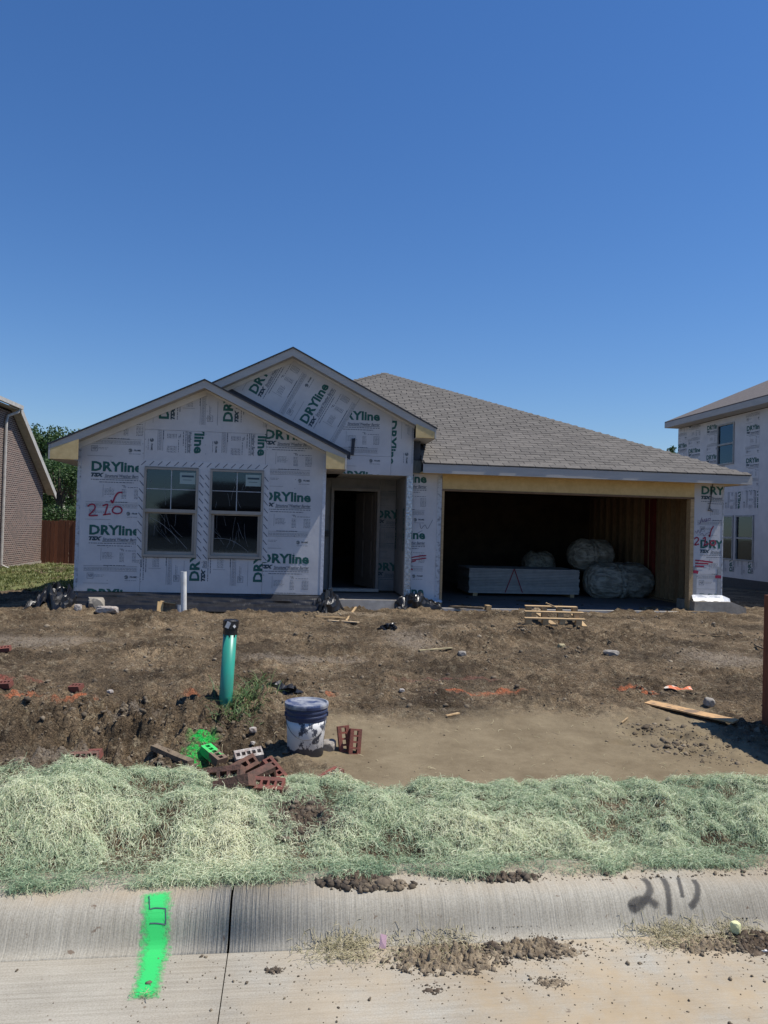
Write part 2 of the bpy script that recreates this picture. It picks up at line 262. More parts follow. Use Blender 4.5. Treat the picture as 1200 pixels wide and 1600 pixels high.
def spray_mat(name, c, soft=2.2, dens=1.0, sc=28):
    m = bpy.data.materials.new(name); m.use_nodes = True; t = m.node_tree; L = t.links; b = t.nodes['Principled BSDF']; b.inputs['Base Color'].default_value = (*c, 1); b.inputs['Roughness'].default_value = .75
    uv = nd(t, 'ShaderNodeUVMap'); s = nd(t, 'ShaderNodeSeparateXYZ'); L.new(uv.outputs[0], s.inputs[0])
    def mth(op, a, b_=None):
        n = nd(t, 'ShaderNodeMath', operation=op)
        for i, v in enumerate((a, b_)):
            if v is None: continue
            if isinstance(v, (int, float)): n.inputs[i].default_value = v
            else: L.new(v, n.inputs[i])
        return n.outputs[0]
    def edge(o): return mth('SUBTRACT', 1, mth('ABSOLUTE', mth('SUBTRACT', mth('MULTIPLY', o, 2), 1)))
    e = mth('MINIMUM', mth('MULTIPLY', edge(s.outputs[0]), soft), mth('MULTIPLY', edge(s.outputs[1]), soft*5))
    g = nd(t, 'ShaderNodeNewGeometry'); n = nd(t, 'ShaderNodeTexNoise'); n.inputs['Scale'].default_value = sc; n.inputs['Detail'].default_value = 8; n.inputs['Roughness'].default_value = .75; L.new(g.outputs['Position'], n.inputs[0])
    a = mth('MULTIPLY', mth('SUBTRACT', mth('ADD', e, mth('MULTIPLY', n.outputs[0], 1.5)), 1.05), 2.0*dens); a = nd_clamp(t, L, a, min(1, dens))
    L.new(a, b.inputs['Alpha']); return m
def nd_clamp(t, L, a, hi):
    n = nd(t, 'ShaderNodeClamp'); n.inputs['Max'].default_value = hi; L.new(a, n.inputs[0]); return n.outputs[0]
M_sgreen = spray_mat('spray_green', (.03, .60, .14), 1.15, .9, 70); M_sblack = spray_mat('spray_black', (.06, .056, .052), 1.15, .68, 110)
def glass_mat():
    m = bpy.data.materials.new('window_glass'); m.use_nodes = True; t = m.node_tree; L = t.links; t.nodes.remove(t.nodes['Principled BSDF'])
    gl = nd(t, 'ShaderNodeBsdfGlossy'); gl.inputs['Roughness'].default_value = .04; gl.inputs[0].default_value = (.6, .8, 1, 1); tr = nd(t, 'ShaderNodeBsdfTransparent'); tr.inputs[0].default_value = (.35, .42, .5, 1)
    fr = nd(t, 'ShaderNodeFresnel'); fr.inputs[0].default_value = 1.75; ms = nd(t, 'ShaderNodeMixShader'); L.new(fr.outputs[0], ms.inputs[0]); L.new(tr.outputs[0], ms.inputs[1]); L.new(gl.outputs[0], ms.inputs[2])
    L.new(ms.outputs[0], t.nodes['Material Output'].inputs[0]); return m
M_glass = glass_mat()
def splat_mat():
    m = bpy.data.materials.new('bucket_splattered'); m.use_nodes = True; t = m.node_tree; L = t.links; b = t.nodes['Principled BSDF']; b.inputs['Roughness'].default_value = .5
    tc = nd(t, 'ShaderNodeTexCoord'); mp = nd(t, 'ShaderNodeMapping'); mp.inputs['Scale'].default_value = (1, 1, .75); L.new(tc.outputs['Object'], mp.inputs[0])
    n = nd(t, 'ShaderNodeTexNoise'); n.inputs['Scale'].default_value = 15; n.inputs['Detail'].default_value = 7; n.inputs['Roughness'].default_value = .68; L.new(mp.outputs[0], n.inputs[0])
    sx = nd(t, 'ShaderNodeSeparateXYZ'); L.new(tc.outputs['Object'], sx.inputs[0])
    mr = nd(t, 'ShaderNodeMapRange'); L.new(sx.outputs[0], mr.inputs[0]); mr.inputs[1].default_value = -.14; mr.inputs[2].default_value = .15; mr.inputs[3].default_value = .05; mr.inputs[4].default_value = -.05
    a = nd(t, 'ShaderNodeMath', operation='ADD'); L.new(n.outputs[0], a.inputs[0]); L.new(mr.outputs[0], a.inputs[1])
    lo = nd(t, 'ShaderNodeMapRange'); L.new(sx.outputs[2], lo.inputs[0]); lo.inputs[1].default_value = .035; lo.inputs[2].default_value = .075; lo.inputs[3].default_value = -.3; lo.inputs[4].default_value = 0
    a2 = nd(t, 'ShaderNodeMath', operation='ADD'); L.new(a.outputs[0], a2.inputs[0]); L.new(lo.outputs[0], a2.inputs[1])
    r = nd(t, 'ShaderNodeValToRGB'); r.color_ramp.elements[0].position = .455; r.color_ramp.elements[1].position = .475; r.color_ramp.elements[0].color = (.06, .065, .085, 1); r.color_ramp.elements[1].color = (.66, .65, .63, 1)
    L.new(a2.outputs[0], r.inputs[0]); L.new(r.outputs[0], b.inputs['Base Color']); return m
M_splat = splat_mat()
def brickwall_mat():
    m = bpy.data.materials.new('brick_facing'); m.use_nodes = True; t = m.node_tree; L = t.links; b = t.nodes['Principled BSDF']; b.inputs['Roughness'].default_value = .95
    g = nd(t, 'ShaderNodeNewGeometry'); s = nd(t, 'ShaderNodeSeparateXYZ'); L.new(g.outputs['Position'], s.inputs[0]); c = nd(t, 'ShaderNodeCombineXYZ')
    ad = nd(t, 'ShaderNodeMath', operation='ADD'); L.new(s.outputs[0], ad.inputs[0]); L.new(s.outputs[1], ad.inputs[1]); L.new(ad.outputs[0], c.inputs[0]); L.new(s.outputs[2], c.inputs[1])
    k = nd(t, 'ShaderNodeTexBrick'); L.new(c.outputs[0], k.inputs[0]); k.inputs['Scale'].default_value = 1; k.inputs['Brick Width'].default_value = .21; k.inputs['Row Height'].default_value = .071
    k.inputs['Mortar Size'].default_value = .010; k.inputs['Color1'].default_value = (.155, .092, .074, 1); k.inputs['Color2'].default_value = (.065, .042, .037, 1); k.inputs['Mortar'].default_value = (.34, .285, .24, 1); k.inputs['Bias'].default_value = .1
    L.new(k.outputs[0], b.inputs['Base Color']); bp = nd(t, 'ShaderNodeBump'); bp.invert = True; bp.inputs['Strength'].default_value = .6; bp.inputs['Distance'].default_value = .008; L.new(k.outputs[1], bp.inputs['Height']); L.new(bp.outputs[0], b.inputs['Normal']); return m
M_bwall = brickwall_mat()
# ------------------------------------------------------------------ builders
class MB:
    def __init__(s): s.v = []; s.f = []
    def add(s, vs, fs): n = len(s.v); s.v += [tuple(map(float, v)) for v in vs]; s.f += [tuple(i+n for i in f) for f in fs]; return s
    def box(s, x0, x1, y0, y1, z0, z1): return s.add([(x0, y0, z0), (x1, y0, z0), (x1, y1, z0), (x0, y1, z0), (x0, y0, z1), (x1, y0, z1), (x1, y1, z1), (x0, y1, z1)], [(0, 3, 2, 1), (4, 5, 6, 7), (0, 1, 5, 4), (1, 2, 6, 5), (2, 3, 7, 6), (3, 0, 4, 7)])
    def obox(s, c, size, rot=None, jit=0):
        R = rot or Matrix.Identity(3); vs = []
        for z in (-.5, .5):
            for x, y in ((-.5, -.5), (.5, -.5), (.5, .5), (-.5, .5)):
                p = Vector((x*size[0], y*size[1], z*size[2]))+Vector((random.uniform(-jit, jit), random.uniform(-jit, jit), random.uniform(-jit, jit))); vs.append(Vector(c)+R@p)
        return s.add(vs, [(0, 3, 2, 1), (4, 5, 6, 7), (0, 1, 5, 4), (1, 2, 6, 5), (2, 3, 7, 6), (3, 0, 4, 7)])
    def prism(s, poly, y0, y1):   # polygon in x,z extruded along y
        n = len(poly); vs = [(x, y0, z) for x, z in poly]+[(x, y1, z) for x, z in poly]
        return s.add(vs, [tuple(range(n)), tuple(range(2*n-1, n-1, -1))]+[(i, i+n, (i+1) % n+n, (i+1) % n) for i in range(n)])
    def sheet(s, top, th):        # planar polygon given in 3D with thickness straight down
        n = len(top); vs = list(top)+[(x, y, z-th) for x, y, z in top]
        return s.add(vs, [tuple(range(n)), tuple(range(2*n-1, n-1, -1))]+[(i, i+n, (i+1) % n+n, (i+1) % n) for i in range(n)])
    def tube(s, pts, r, n=10, cap=True):
        pts = [Vector(p) for p in pts]; rs = r if isinstance(r, (list, tuple)) else [r]*len(pts); b = len(s.v); vs = []; up = None
        for i, p in enumerate(pts):
            d = (pts[min(i+1, len(pts)-1)]-pts[max(i-1, 0)]).normalized()
            if up is None: up = d.orthogonal().normalized()
            up = (up-d*up.dot(d)).normalized(); sd = d.cross(up)
            for k in range(n): a = 2*math.pi*k/n; vs.append(p+(up*math.cos(a)+sd*math.sin(a))*rs[i])
        fs = [(i*n+k, i*n+(k+1) % n, (i+1)*n+(k+1) % n, (i+1)*n+k) for i in range(len(pts)-1) for k in range(n)]
        if cap: fs += [tuple(range(n-1, -1, -1)), tuple(range((len(pts)-1)*n, len(pts)*n))]
        return s.add(vs, fs)
    def lathe(s, prof, n=40, c=(0, 0, 0)):
        vs = [(c[0]+r*math.cos(2*math.pi*k/n), c[1]+r*math.sin(2*math.pi*k/n), c[2]+z) for r, z in prof for k in range(n)]
        fs = [(i*n+k, i*n+(k+1) % n, (i+1)*n+(k+1) % n, (i+1)*n+k) for i in range(len(prof)-1) for k in range(n)]
        return s.add(vs, fs+[tuple(range(n-1, -1, -1)), tuple(range((len(prof)-1)*n, len(prof)*n))])
    def build(s, name, m, parent=None, loc=None, smooth=False, **kw):
        me = bpy.data.meshes.new(name); vs = s.v
        if loc is not None: vs = [(v[0]-loc[0], v[1]-loc[1], v[2]-loc[2]) for v in vs]
        me.from_pydata(vs, [], s.f); return link(name, me, m, parent, loc, smooth, **kw)
def link(name, me, m, parent=None, loc=None, smooth=False, **kw):
    if m: me.materials.append(m)
    if smooth: me.shade_smooth()
    o = bpy.data.objects.new(name, me); COL.objects.link(o)
    if parent: o.parent = parent
    if loc is not None: o.location = loc
    for k, v in kw.items(): o[k] = v
    return o
def npmesh(name, V, F, m, tone=None, **kw):
    me = bpy.data.meshes.new(name); k = F.shape[1]
    me.vertices.add(len(V)); me.vertices.foreach_set('co', np.asarray(V, np.float32).ravel())
    me.loops.add(F.size); me.loops.foreach_set('vertex_index', F.astype(np.int32).ravel())
    me.polygons.add(len(F)); me.polygons.foreach_set('loop_start', np.arange(0, F.size, k, dtype=np.int32)); me.update(calc_edges=True)
    if tone is not None: a = me.attributes.new('tone', 'FLOAT', 'FACE'); a.data.foreach_set('value', tone.astype(np.float32))
    return link(name, me, m, **kw)
def thing(name, label, cat, loc=(0, 0, 0), group=None):
    o = bpy.data.objects.new(name, None); COL.objects.link(o); o.location = loc; o.empty_display_size = .2; o['label'] = label; o['category'] = cat
    if group: o['group'] = group
    return o
def tag(o, label, cat, group=None):
    o['label'] = label; o['category'] = cat
    if group: o['group'] = group
    return o
# ------------------------------------------------------------------ street, kerb, ground
JX = -.55*.9925+2.995*.1219   # joint position along the kerb
for x0, x1 in ((-60, JX-.0045), (JX+.0045, 60)):
    for nm, m in (('kerb', M_kerb),):
        xs = [x0, x1]; xs = np.unique(np.concatenate([xs, np.arange(max(x0, -6), min(x1, 6), .5)]))
        b = MB(); prof = [(2.953, -.1)]+[(2.953, .002)]+KP[1:]+[(3.32, -.1)]
        for i in range(len(xs)-1):
            for j in range(len(prof)-1):
                (ya, za), (yb, zb) = prof[j], prof[j+1]
                b.add([(xs[i], ya, za), (xs[i+1], ya, za), (xs[i+1], yb, zb), (xs[i], yb, zb)], [(0, 1, 2, 3)])
        e = [(p[0], p[1]) for p in prof]
        for xx in (x0, x1): b.add([(xx, y, z) for y, z in e], [tuple(range(len(e)))])
        ko = b.build('kerb', m, kind='structure', smooth=True); bmk = bmesh.new(); bmk.from_mesh(ko.data); bmesh.ops.remove_doubles(bmk, verts=bmk.verts, dist=.0005); bmk.to_mesh(ko.data); bmk.free()
for x0, x1 in ((-60, JX-.002), (JX+.002, 60)):
    b = MB(); b.box(x0, x1, -14, 2.953, -.1, 0); b.build('street', M_street, kind='structure')
MB().box(-60, 60, -14, 3.3, -.16, -.101).build('road_base', M_clodd, kind='structure')
MB().box(-60, 60, -300, -14.004, -.1, .0).build('far_ground', mat('far_lots', (.06, .055, .045), rough=1, scale=.5), kind='structure')
# the lot: one continuous sheet
xs = np.concatenate([[-300, -150, -80, -50, -35, -25, -18, -14, -11, -9, -7.5], np.arange(-6.4, -2.6, .05), np.arange(-2.6, 5.4, .0165), np.arange(5.4, 10.4, .06), [11, 12, 14, 16, 18, 22, 30, 50, 80, 150, 300]])
ys = [3.225]; 
while ys[-1] < 17: ys.append(ys[-1]+max(.0125, (ys[-1]-2.2)*.0048))
ys = np.concatenate([ys, [17.6, 18.5, 20, 22, 25, 28, 32, 38, 50, 80, 150, 300]])
X, Y_ = np.meshgrid(xs, ys); Z = surf_z(X, Y_); V = np.stack([X, Y_, Z], -1).reshape(-1, 3)
nx, ny = len(xs), len(ys); ii = (np.arange(ny-1)[:, None]*nx+np.arange(nx-1)[None, :]).ravel(); F = np.stack([ii, ii+1, ii+nx+1, ii+nx], 1)
ground = npmesh('ground', V, F, M_soil, kind='structure'); me = ground.data
a = me.attributes.new('silt', 'FLOAT', 'POINT'); a.data.foreach_set('value', silt(V[:, 0], V[:, 1]).astype(np.float32))
st = np.zeros((len(V), 4)); st[:, :3] = .2
def stain(px, py, rx, ry, col, k=1.0, rot=0):
    c = PG(px, py); dx = V[:, 0]-c[0]; dy = V[:, 1]-c[1]; u = dx*math.cos(rot)+dy*math.sin(rot); v = -dx*math.sin(rot)+dy*math.cos(rot)
    al = np.clip(1.5*np.exp(-(u/rx)**2-(v/ry)**2)-.25+.3*pn(V[:, 0]*16, V[:, 1]*16, 3), 0, 1)*k*(((u/rx)**2+(v/ry)**2) < 4)
    w = al > st[:, 3]; st[w, :3] = col; st[w, 3] = al[w]
ORG = (.58, .19, .09); GRN = (.02, .62, .10)
stain(722, 1078, .25, .03, ORG); stain(780, 1077, .24, .045, ORG); stain(978, 1078, .13, .04, ORG); stain(1010, 1080, .12, .04, ORG)
stain(20, 1083, .25, .05, ORG, .8); stain(122, 1084, .22, .05, ORG, .9); stain(510, 1082, .1, .06, ORG, .7); stain(300, 1080, .1, .04, ORG, .6)
stain(700, 1060, .6, .05, (.3, .1, .09), .45); stain(15, 1062, .35, .12, (.32, .07, .06), .7)
stain(318, 1153, .10, .16, GRN, 1.0); stain(302, 1180, .10, .13, GRN, .85); stain(325, 1172, .08, .08, GRN, .8)
for q in ((60, 1000, .9, .35), (470, 1030, .8, .2), (90, 1170, .35, .3), (180, 1115, .35, .12), (640, 1000, .35, .9), (1130, 1030, .6, .5)): stain(*q, (.38, .32, .25), .55)
for q in ((665, 975, .5, .1), (820, 955, 1.2, .12), (560, 960, .6, .25)): stain(*q, (.42, .34, .24), .6)
ca = me.color_attributes.new('stain', 'FLOAT_COLOR', 'POINT'); ca.data.foreach_set('color', st.astype(np.float32).ravel())
# ------------------------------------------------------------------ printed facing text
_tc = {}
def text_geo(s, off=0.0, shear=0.0):
    k = (s, off, shear)
    if k in _tc: return _tc[k]
    cu = bpy.data.curves.new('t', 'FONT'); cu.body = s; cu.offset = off; cu.shear = shear; cu.resolution_u = 2; cu.fill_mode = 'FRONT'
    o = bpy.data.objects.new('t', cu); COL.objects.link(o); bpy.context.view_layer.update()
    me = bpy.data.meshes.new_from_object(o.evaluated_get(bpy.context.evaluated_depsgraph_get()))
    v = np.array([(p.co.x, p.co.y) for p in me.vertices]); f = [tuple(p.vertices) for p in me.polygons]
    bpy.data.objects.remove(o); bpy.data.curves.remove(cu); bpy.data.meshes.remove(me)
    v -= v.min(0); v /= v.max(0); _tc[k] = (v, f); return _tc[k]
SCL = .00108
def TT(x, y): return ((x-230)*SCL, -(y-358)*SCL)
def rects(L):   # list of (x0,y0,x1,y1) in source units
    vs = []; fs = []
    for x0, y0, x1, y1 in L:
        a = TT(x0, y0); b = TT(x1, y1); n = len(vs); vs += [(a[0], b[1]), (b[0], b[1]), (b[0], a[1]), (a[0], a[1])]; fs.append((n, n+1, n+2, n+3))
    return np.array(vs), fs
def word(s, x0, y0, x1, y1, off=0, shear=0):
    v, f = text_geo(s, off, shear); a = TT(x0, y1); b = TT(x1, y0); return np.array(a)+v*(np.array(b)-np.array(a)), f
rr = random.Random(3)
def dashes(x0, x1, y, h=8, gap=(5, 12), wl=(14, 50)):
    L = []; x = x0
    while x < x1: w = rr.uniform(*wl); L.append((x, y-h/2, min(x+w, x1), y+h/2)); x += w+rr.uniform(*gap)
    return L
def circle_mark(cx, cy, r):
    L = []
    for k in range(6): y = cy-r+2*r*(k+.5)/6; w = math.sqrt(max(0, r*r-(y-cy)**2)); L.append((cx-w*(1 if k != 3 else .2), y-r*.11, cx+w, y+r*.11))
    return L
def joing(gs):
    vs = []; fs = []; n = 0
    for v, f in gs: vs.append(v); fs += [tuple(i+n for i in q) for q in f]; n += len(v)
    return np.concatenate(vs), fs
T_TEAL = word('DRYline', 228, 203, 985, 360, .038)
T_NAVY = joing([word('TSX', 220, 380, 420, 446, .08, .28)]+[rects([(425, 455, 985, 462)])]+[word('FRAME', 855, 985, 960, 1013, .02)]+[rects(circle_mark(800, 1003, 30))])
g = [word('Structural Weather Barrier', 430, 396, 985, 447, .02, .25), rects(dashes(225, 985, 485, 11)+dashes(350, 870, 522, 11)), word('NSP', 235, 962, 300, 1008, .01)]
L = [(215, 945, 220, 1032), (305, 945, 310, 1032), (215, 945, 310, 950), (215, 1027, 310, 1032), (160, 832, 960, 836), (160, 856, 960, 859), (160, 910, 960, 914), (540, 1300-200, 160, 1104)]
L += dashes(320, 470, 975, 5)+dashes(320, 450, 995, 5)+dashes(455, 790, 826, 9)+dashes(780, 975, 595, 8)+dashes(780, 960, 1055, 6)
for k in range(5): L += dashes(435, 600-rr.uniform(0, 40), 628+k*21, 6)
for k in range(7): L += dashes(690, 760, 632+k*22, 7)+dashes(880, 985, 632+k*22, 7)
for k in range(3): L += dashes(165, 955, 870+k*12, 4)
L += [(690, 565, 740, 573), (720, 573, 730, 600), (745, 575, 752, 605), (410, 560, 414, 750)]
g.append(rects(L)); T_GREY = joing(g)
PIT = 1.062
def clip2d(v, f, poly):
    bm = bmesh.new(); vs = [bm.verts.new((a, b, 0)) for a, b in v]
    for q in f:
        try: bm.faces.new([vs[i] for i in q])
        except Exception: pass
    n = len(poly); A = sum(poly[i][0]*poly[(i+1) % n][1]-poly[(i+1) % n][0]*poly[i][1] for i in range(n))
    for i in range(n):
        p, q = poly[i], poly[(i+1) % n]; nx_, ny_ = (q[1]-p[1]), -(q[0]-p[0])
        if A < 0: nx_, ny_ = -nx_, -ny_
        if abs(nx_)+abs(ny_) < 1e-6: continue
        bmesh.ops.bisect_plane(bm, geom=bm.verts[:]+bm.edges[:]+bm.faces[:], plane_co=(p[0], p[1], 0), plane_no=(nx_, ny_, 0), clear_outer=True)
        if not bm.verts: break
    bm.verts.index_update(); r = ([tuple(x.co[:2]) for x in bm.verts], [tuple(x.index for x in q.verts) for q in bm.faces]); bm.free(); return r
def print_on(panel, poly, anchor, ang, place, n0, n1, scale=1.0, what='all', step=None):
    """lettering on one board: anchor = baseline start of a logo, ang = reading direction; tiles repeat across the reading direction"""
    ca, sa = math.cos(ang), math.sin(ang); px = [p[0] for p in poly]; py = [p[1] for p in poly]
    for nm, (tv, tf), m in (('printed_lettering', T_TEAL, M_teal), ('printed_lettering', T_NAVY, M_navy), ('printed_lettering', T_GREY, M_ink)):
        b = MB()
        for k in range(n0, n1+1):
            t = tv*scale; t = t-np.array([0, k*PIT*scale]); w = np.stack([anchor[0]+t[:, 0]*ca-t[:, 1]*sa, anchor[1]+t[:, 0]*sa+t[:, 1]*ca], 1)
            if w[:, 0].max() < min(px) or w[:, 0].min() > max(px) or w[:, 1].max() < min(py) or w[:, 1].min() > max(py): continue
            cv, cf = clip2d(w, tf, poly)
            if cf: b.add([place(*c) for c in cv], cf)
        if b.f: b.build(nm, m, panel, kind='stuff')
def stroke(pts3, nrm, width, closed=False):
    """flat ribbon along a polyline lying on a surface, with uv across and along"""
    P = [Vector(p) for p in pts3]; vs = []; 
    for i, p in enumerate(P):
        d = (P[min(i+1, len(P)-1)]-P[max(i-1, 0)]).normalized(); n = Vector(nrm(p) if callable(nrm) else nrm).normalized(); s = d.cross(n).normalized(); w = width[i] if isinstance(width, (list, tuple)) else width
        vs += [p+s*w/2+n*.003, p-s*w/2+n*.003]
    return vs, [(2*i, 2*i+1, 2*i+3, 2*i+2) for i in range(len(P)-1)]
def smooth_pts(pts, k=5):
    out = []; n = len(pts)
    for i in range(n-1):
        p0, p1, p2, p3 = [np.array(pts[max(0, min(n-1, j))], float) for j in (i-1, i, i+1, i+2)]
        for t in np.linspace(0, 1, k, endpoint=False): out.append(.5*((2*p1)+(-p0+p2)*t+(2*p0-5*p1+4*p2-p3)*t*t+(-p0+3*p1-3*p2+p3)*t**3))
    out.append(np.array(pts[-1], float)); return out
# ------------------------------------------------------------------ the unfinished house
house = thing('unfinished_house', 'one storey house under construction wrapped in printed weather barrier sheathing with brown shingle roof', 'house', (HX, HY, 0))
XL, XR = -1.92, 2.20           # left wing
EL, ER, RX = -2.31, 2.53, .13  # left wing eaves and ridge
SLA = .478; RZ = 3.97
def rakeA(x): return RZ-SLA*abs(x-RX)
BX, BHW, BZ, SLB = 1.57, 2.65, 4.78, .505
def rakeB(x): return BZ-SLB*abs(x-BX)
def lp(yl): return lambda x, z: (x, yl, z)
WX = [(-.84, .045), (.245, 1.14)]; WZ0, WZ1 = .985, 2.49; ZB = .39; SE1 = hp(300, 673.5, 0)[1]
def gclip(x0, x1, z0, rake, th): # polygon under a rake
    xs_ = [x0]+([RX] if rake is rakeA and x0 < RX < x1 else [])+([BX] if rake is rakeB and x0 < BX < x1 else [])+[x1]
    return [(x0, z0), (x1, z0)]+[(x, rake(x)-th) for x in reversed(xs_)]
def panel(poly, y0=0, y1=.10, m=None, name='sheathing_panel', **kw): return MB().prism(poly, y0, y1).build(name, m or M_wrap, house, **kw)
e_ = .004
_panel0 = panel
def panel(poly, y0=0, y1=.10, m=None, name='sheathing_panel', **kw):
    o = _panel0(poly, y0, y1, m, name, **kw); xs_ = [p[0] for p in poly]; zs_ = [p[1] for p in poly]; b = MB()
    if max(xs_)-min(xs_) > .4:
        for xx in (min(xs_)+.02, (min(xs_)+max(xs_))/2, max(xs_)-.02):
            z = min(zs_)+.05
            while z < max(zs_):
                z += random.uniform(.1, .3)
                zz_ = (RZ-SLA*abs(xx-RX)-.2)
                if z < min(zz_, max(zs_)-.03): q = .006; x_ = xx+random.uniform(-.01, .01); b.add([(x_-q, y0-.003, z-q), (x_+q, y0-.003, z-q*.6), (x_+q, y0-.003, z+q), (x_-q*.6, y0-.003, z+q)], [(0, 1, 2, 3)])
        if b.f: b.build('staples', M_ink, o, kind='stuff')
    return o
PA = {}
p1 = [(XL, ZB), (-.86-e_, ZB), (-.86-e_, rakeA(-.86)-.13), (XL, rakeA(XL)-.13)]; o = panel(p1); print_on(o, p1, hp(143, 735.8, 0), 0, lp(-.003), -2, 2)
p2 = [(-.86, ZB), (1.16, ZB), (1.16, WZ0-.01), (-.86, WZ0-.01)]; o = panel(p2); print_on(o, p2, hp(311.4, 907.6, 0), math.pi/2, lp(-.003), -3, 2)
p3 = [(-.86, WZ1+.01), (1.16, WZ1+.01), (1.16, SE1-e_), (-.86, SE1-e_)]; o = panel(p3); a_ = hp(302.7, 709, 0); print_on(o, p3, (a_[0], a_[1]+.82), -math.pi/2, lp(-.003), -2, 3)
p4 = [(-.86, SE1), (1.16, SE1), (1.16, rakeA(1.16)-.13), (RX, RZ-.13), (-.86, rakeA(-.86)-.13)]; o = panel(p4); print_on(o, p4, hp(264, 654.7, 0), math.pi/2, lp(-.003), -3, 3)
p5 = [(1.16+e_, ZB), (XR, ZB), (XR, rakeA(XR)-.13), (1.16+e_, rakeA(1.16)-.13)]; o = panel(p5); a_ = hp(486, 785, 0); print_on(o, p5, (a_[0]-.82, a_[1]), 0, lp(-.003), -2, 2)
for x0, x1 in ((-.86, WX[0][0]-.0), (WX[0][1], WX[1][0]), (WX[1][1], 1.16)):
    panel([(x0+e_, WZ0-.008), (x1-e_, WZ0-.008), (x1-e_, WZ1+.008), (x0+e_, WZ1+.008)])
# flashing tape round the windows with slanted marks
def tape(x0, x1, z0, z1, yl=-.004, vert=True, name='flashing_tape', marks=True, sgn=1):
    o = MB().box(x0, x1, yl-.002, yl+.002, z0, z1).build(name, M_tape, house)
    if marks:
        b = MB(); n = int(((z1-z0) if vert else (x1-x0))/.135)
        for i in range(n):
            if vert: cx, cz = (x0+x1)/2+random.uniform(-.006, .006), z0+(i+.5)*.135; d = (.034, -.040*sgn)
            else: cx, cz = x0+(i+.5)*.135, (z0+z1)/2; d = (.036, .036)
            vs, fs = stroke([(cx-d[0], yl-.003, cz-d[1]), (cx+d[0], yl-.003, cz+d[1])], (0, -1, 0), .011); b.add(vs, fs)
        b.build('tape_marks', M_dash, o, kind='stuff')
for x0, x1 in WX:
    tape(x0-.10, x0-.001, WZ0-.05, WZ1+.02); tape(x1+.001, x1+.10, WZ0-.05, WZ1+.02)
tape(-.93, 1.24, WZ1+.021, WZ1+.115, vert=False)
for xx in (XL+.028,):  # crinkled corner wrap
    MB().box(XL-.004, XL+.055, -.006, -.001, ZB, rakeA(XL)-.14).build('corner_wrap', mat('corner_wrap_stained', (.46, .48, .51), (.2, .2, .21), rough=.4, scale=14, stretch=(1, 1, 1), con=(.36, .5), bump=.5, bscale=20), house)
MB().box(XR-.05, XR+.004, -.006, -.001, ZB, rakeA(XR)-.14).build('corner_wrap', mat('corner_wrap_pale', (.62, .64, .68), (.45, .46, .5), rough=.35, scale=14, bump=.4, bscale=20), house)
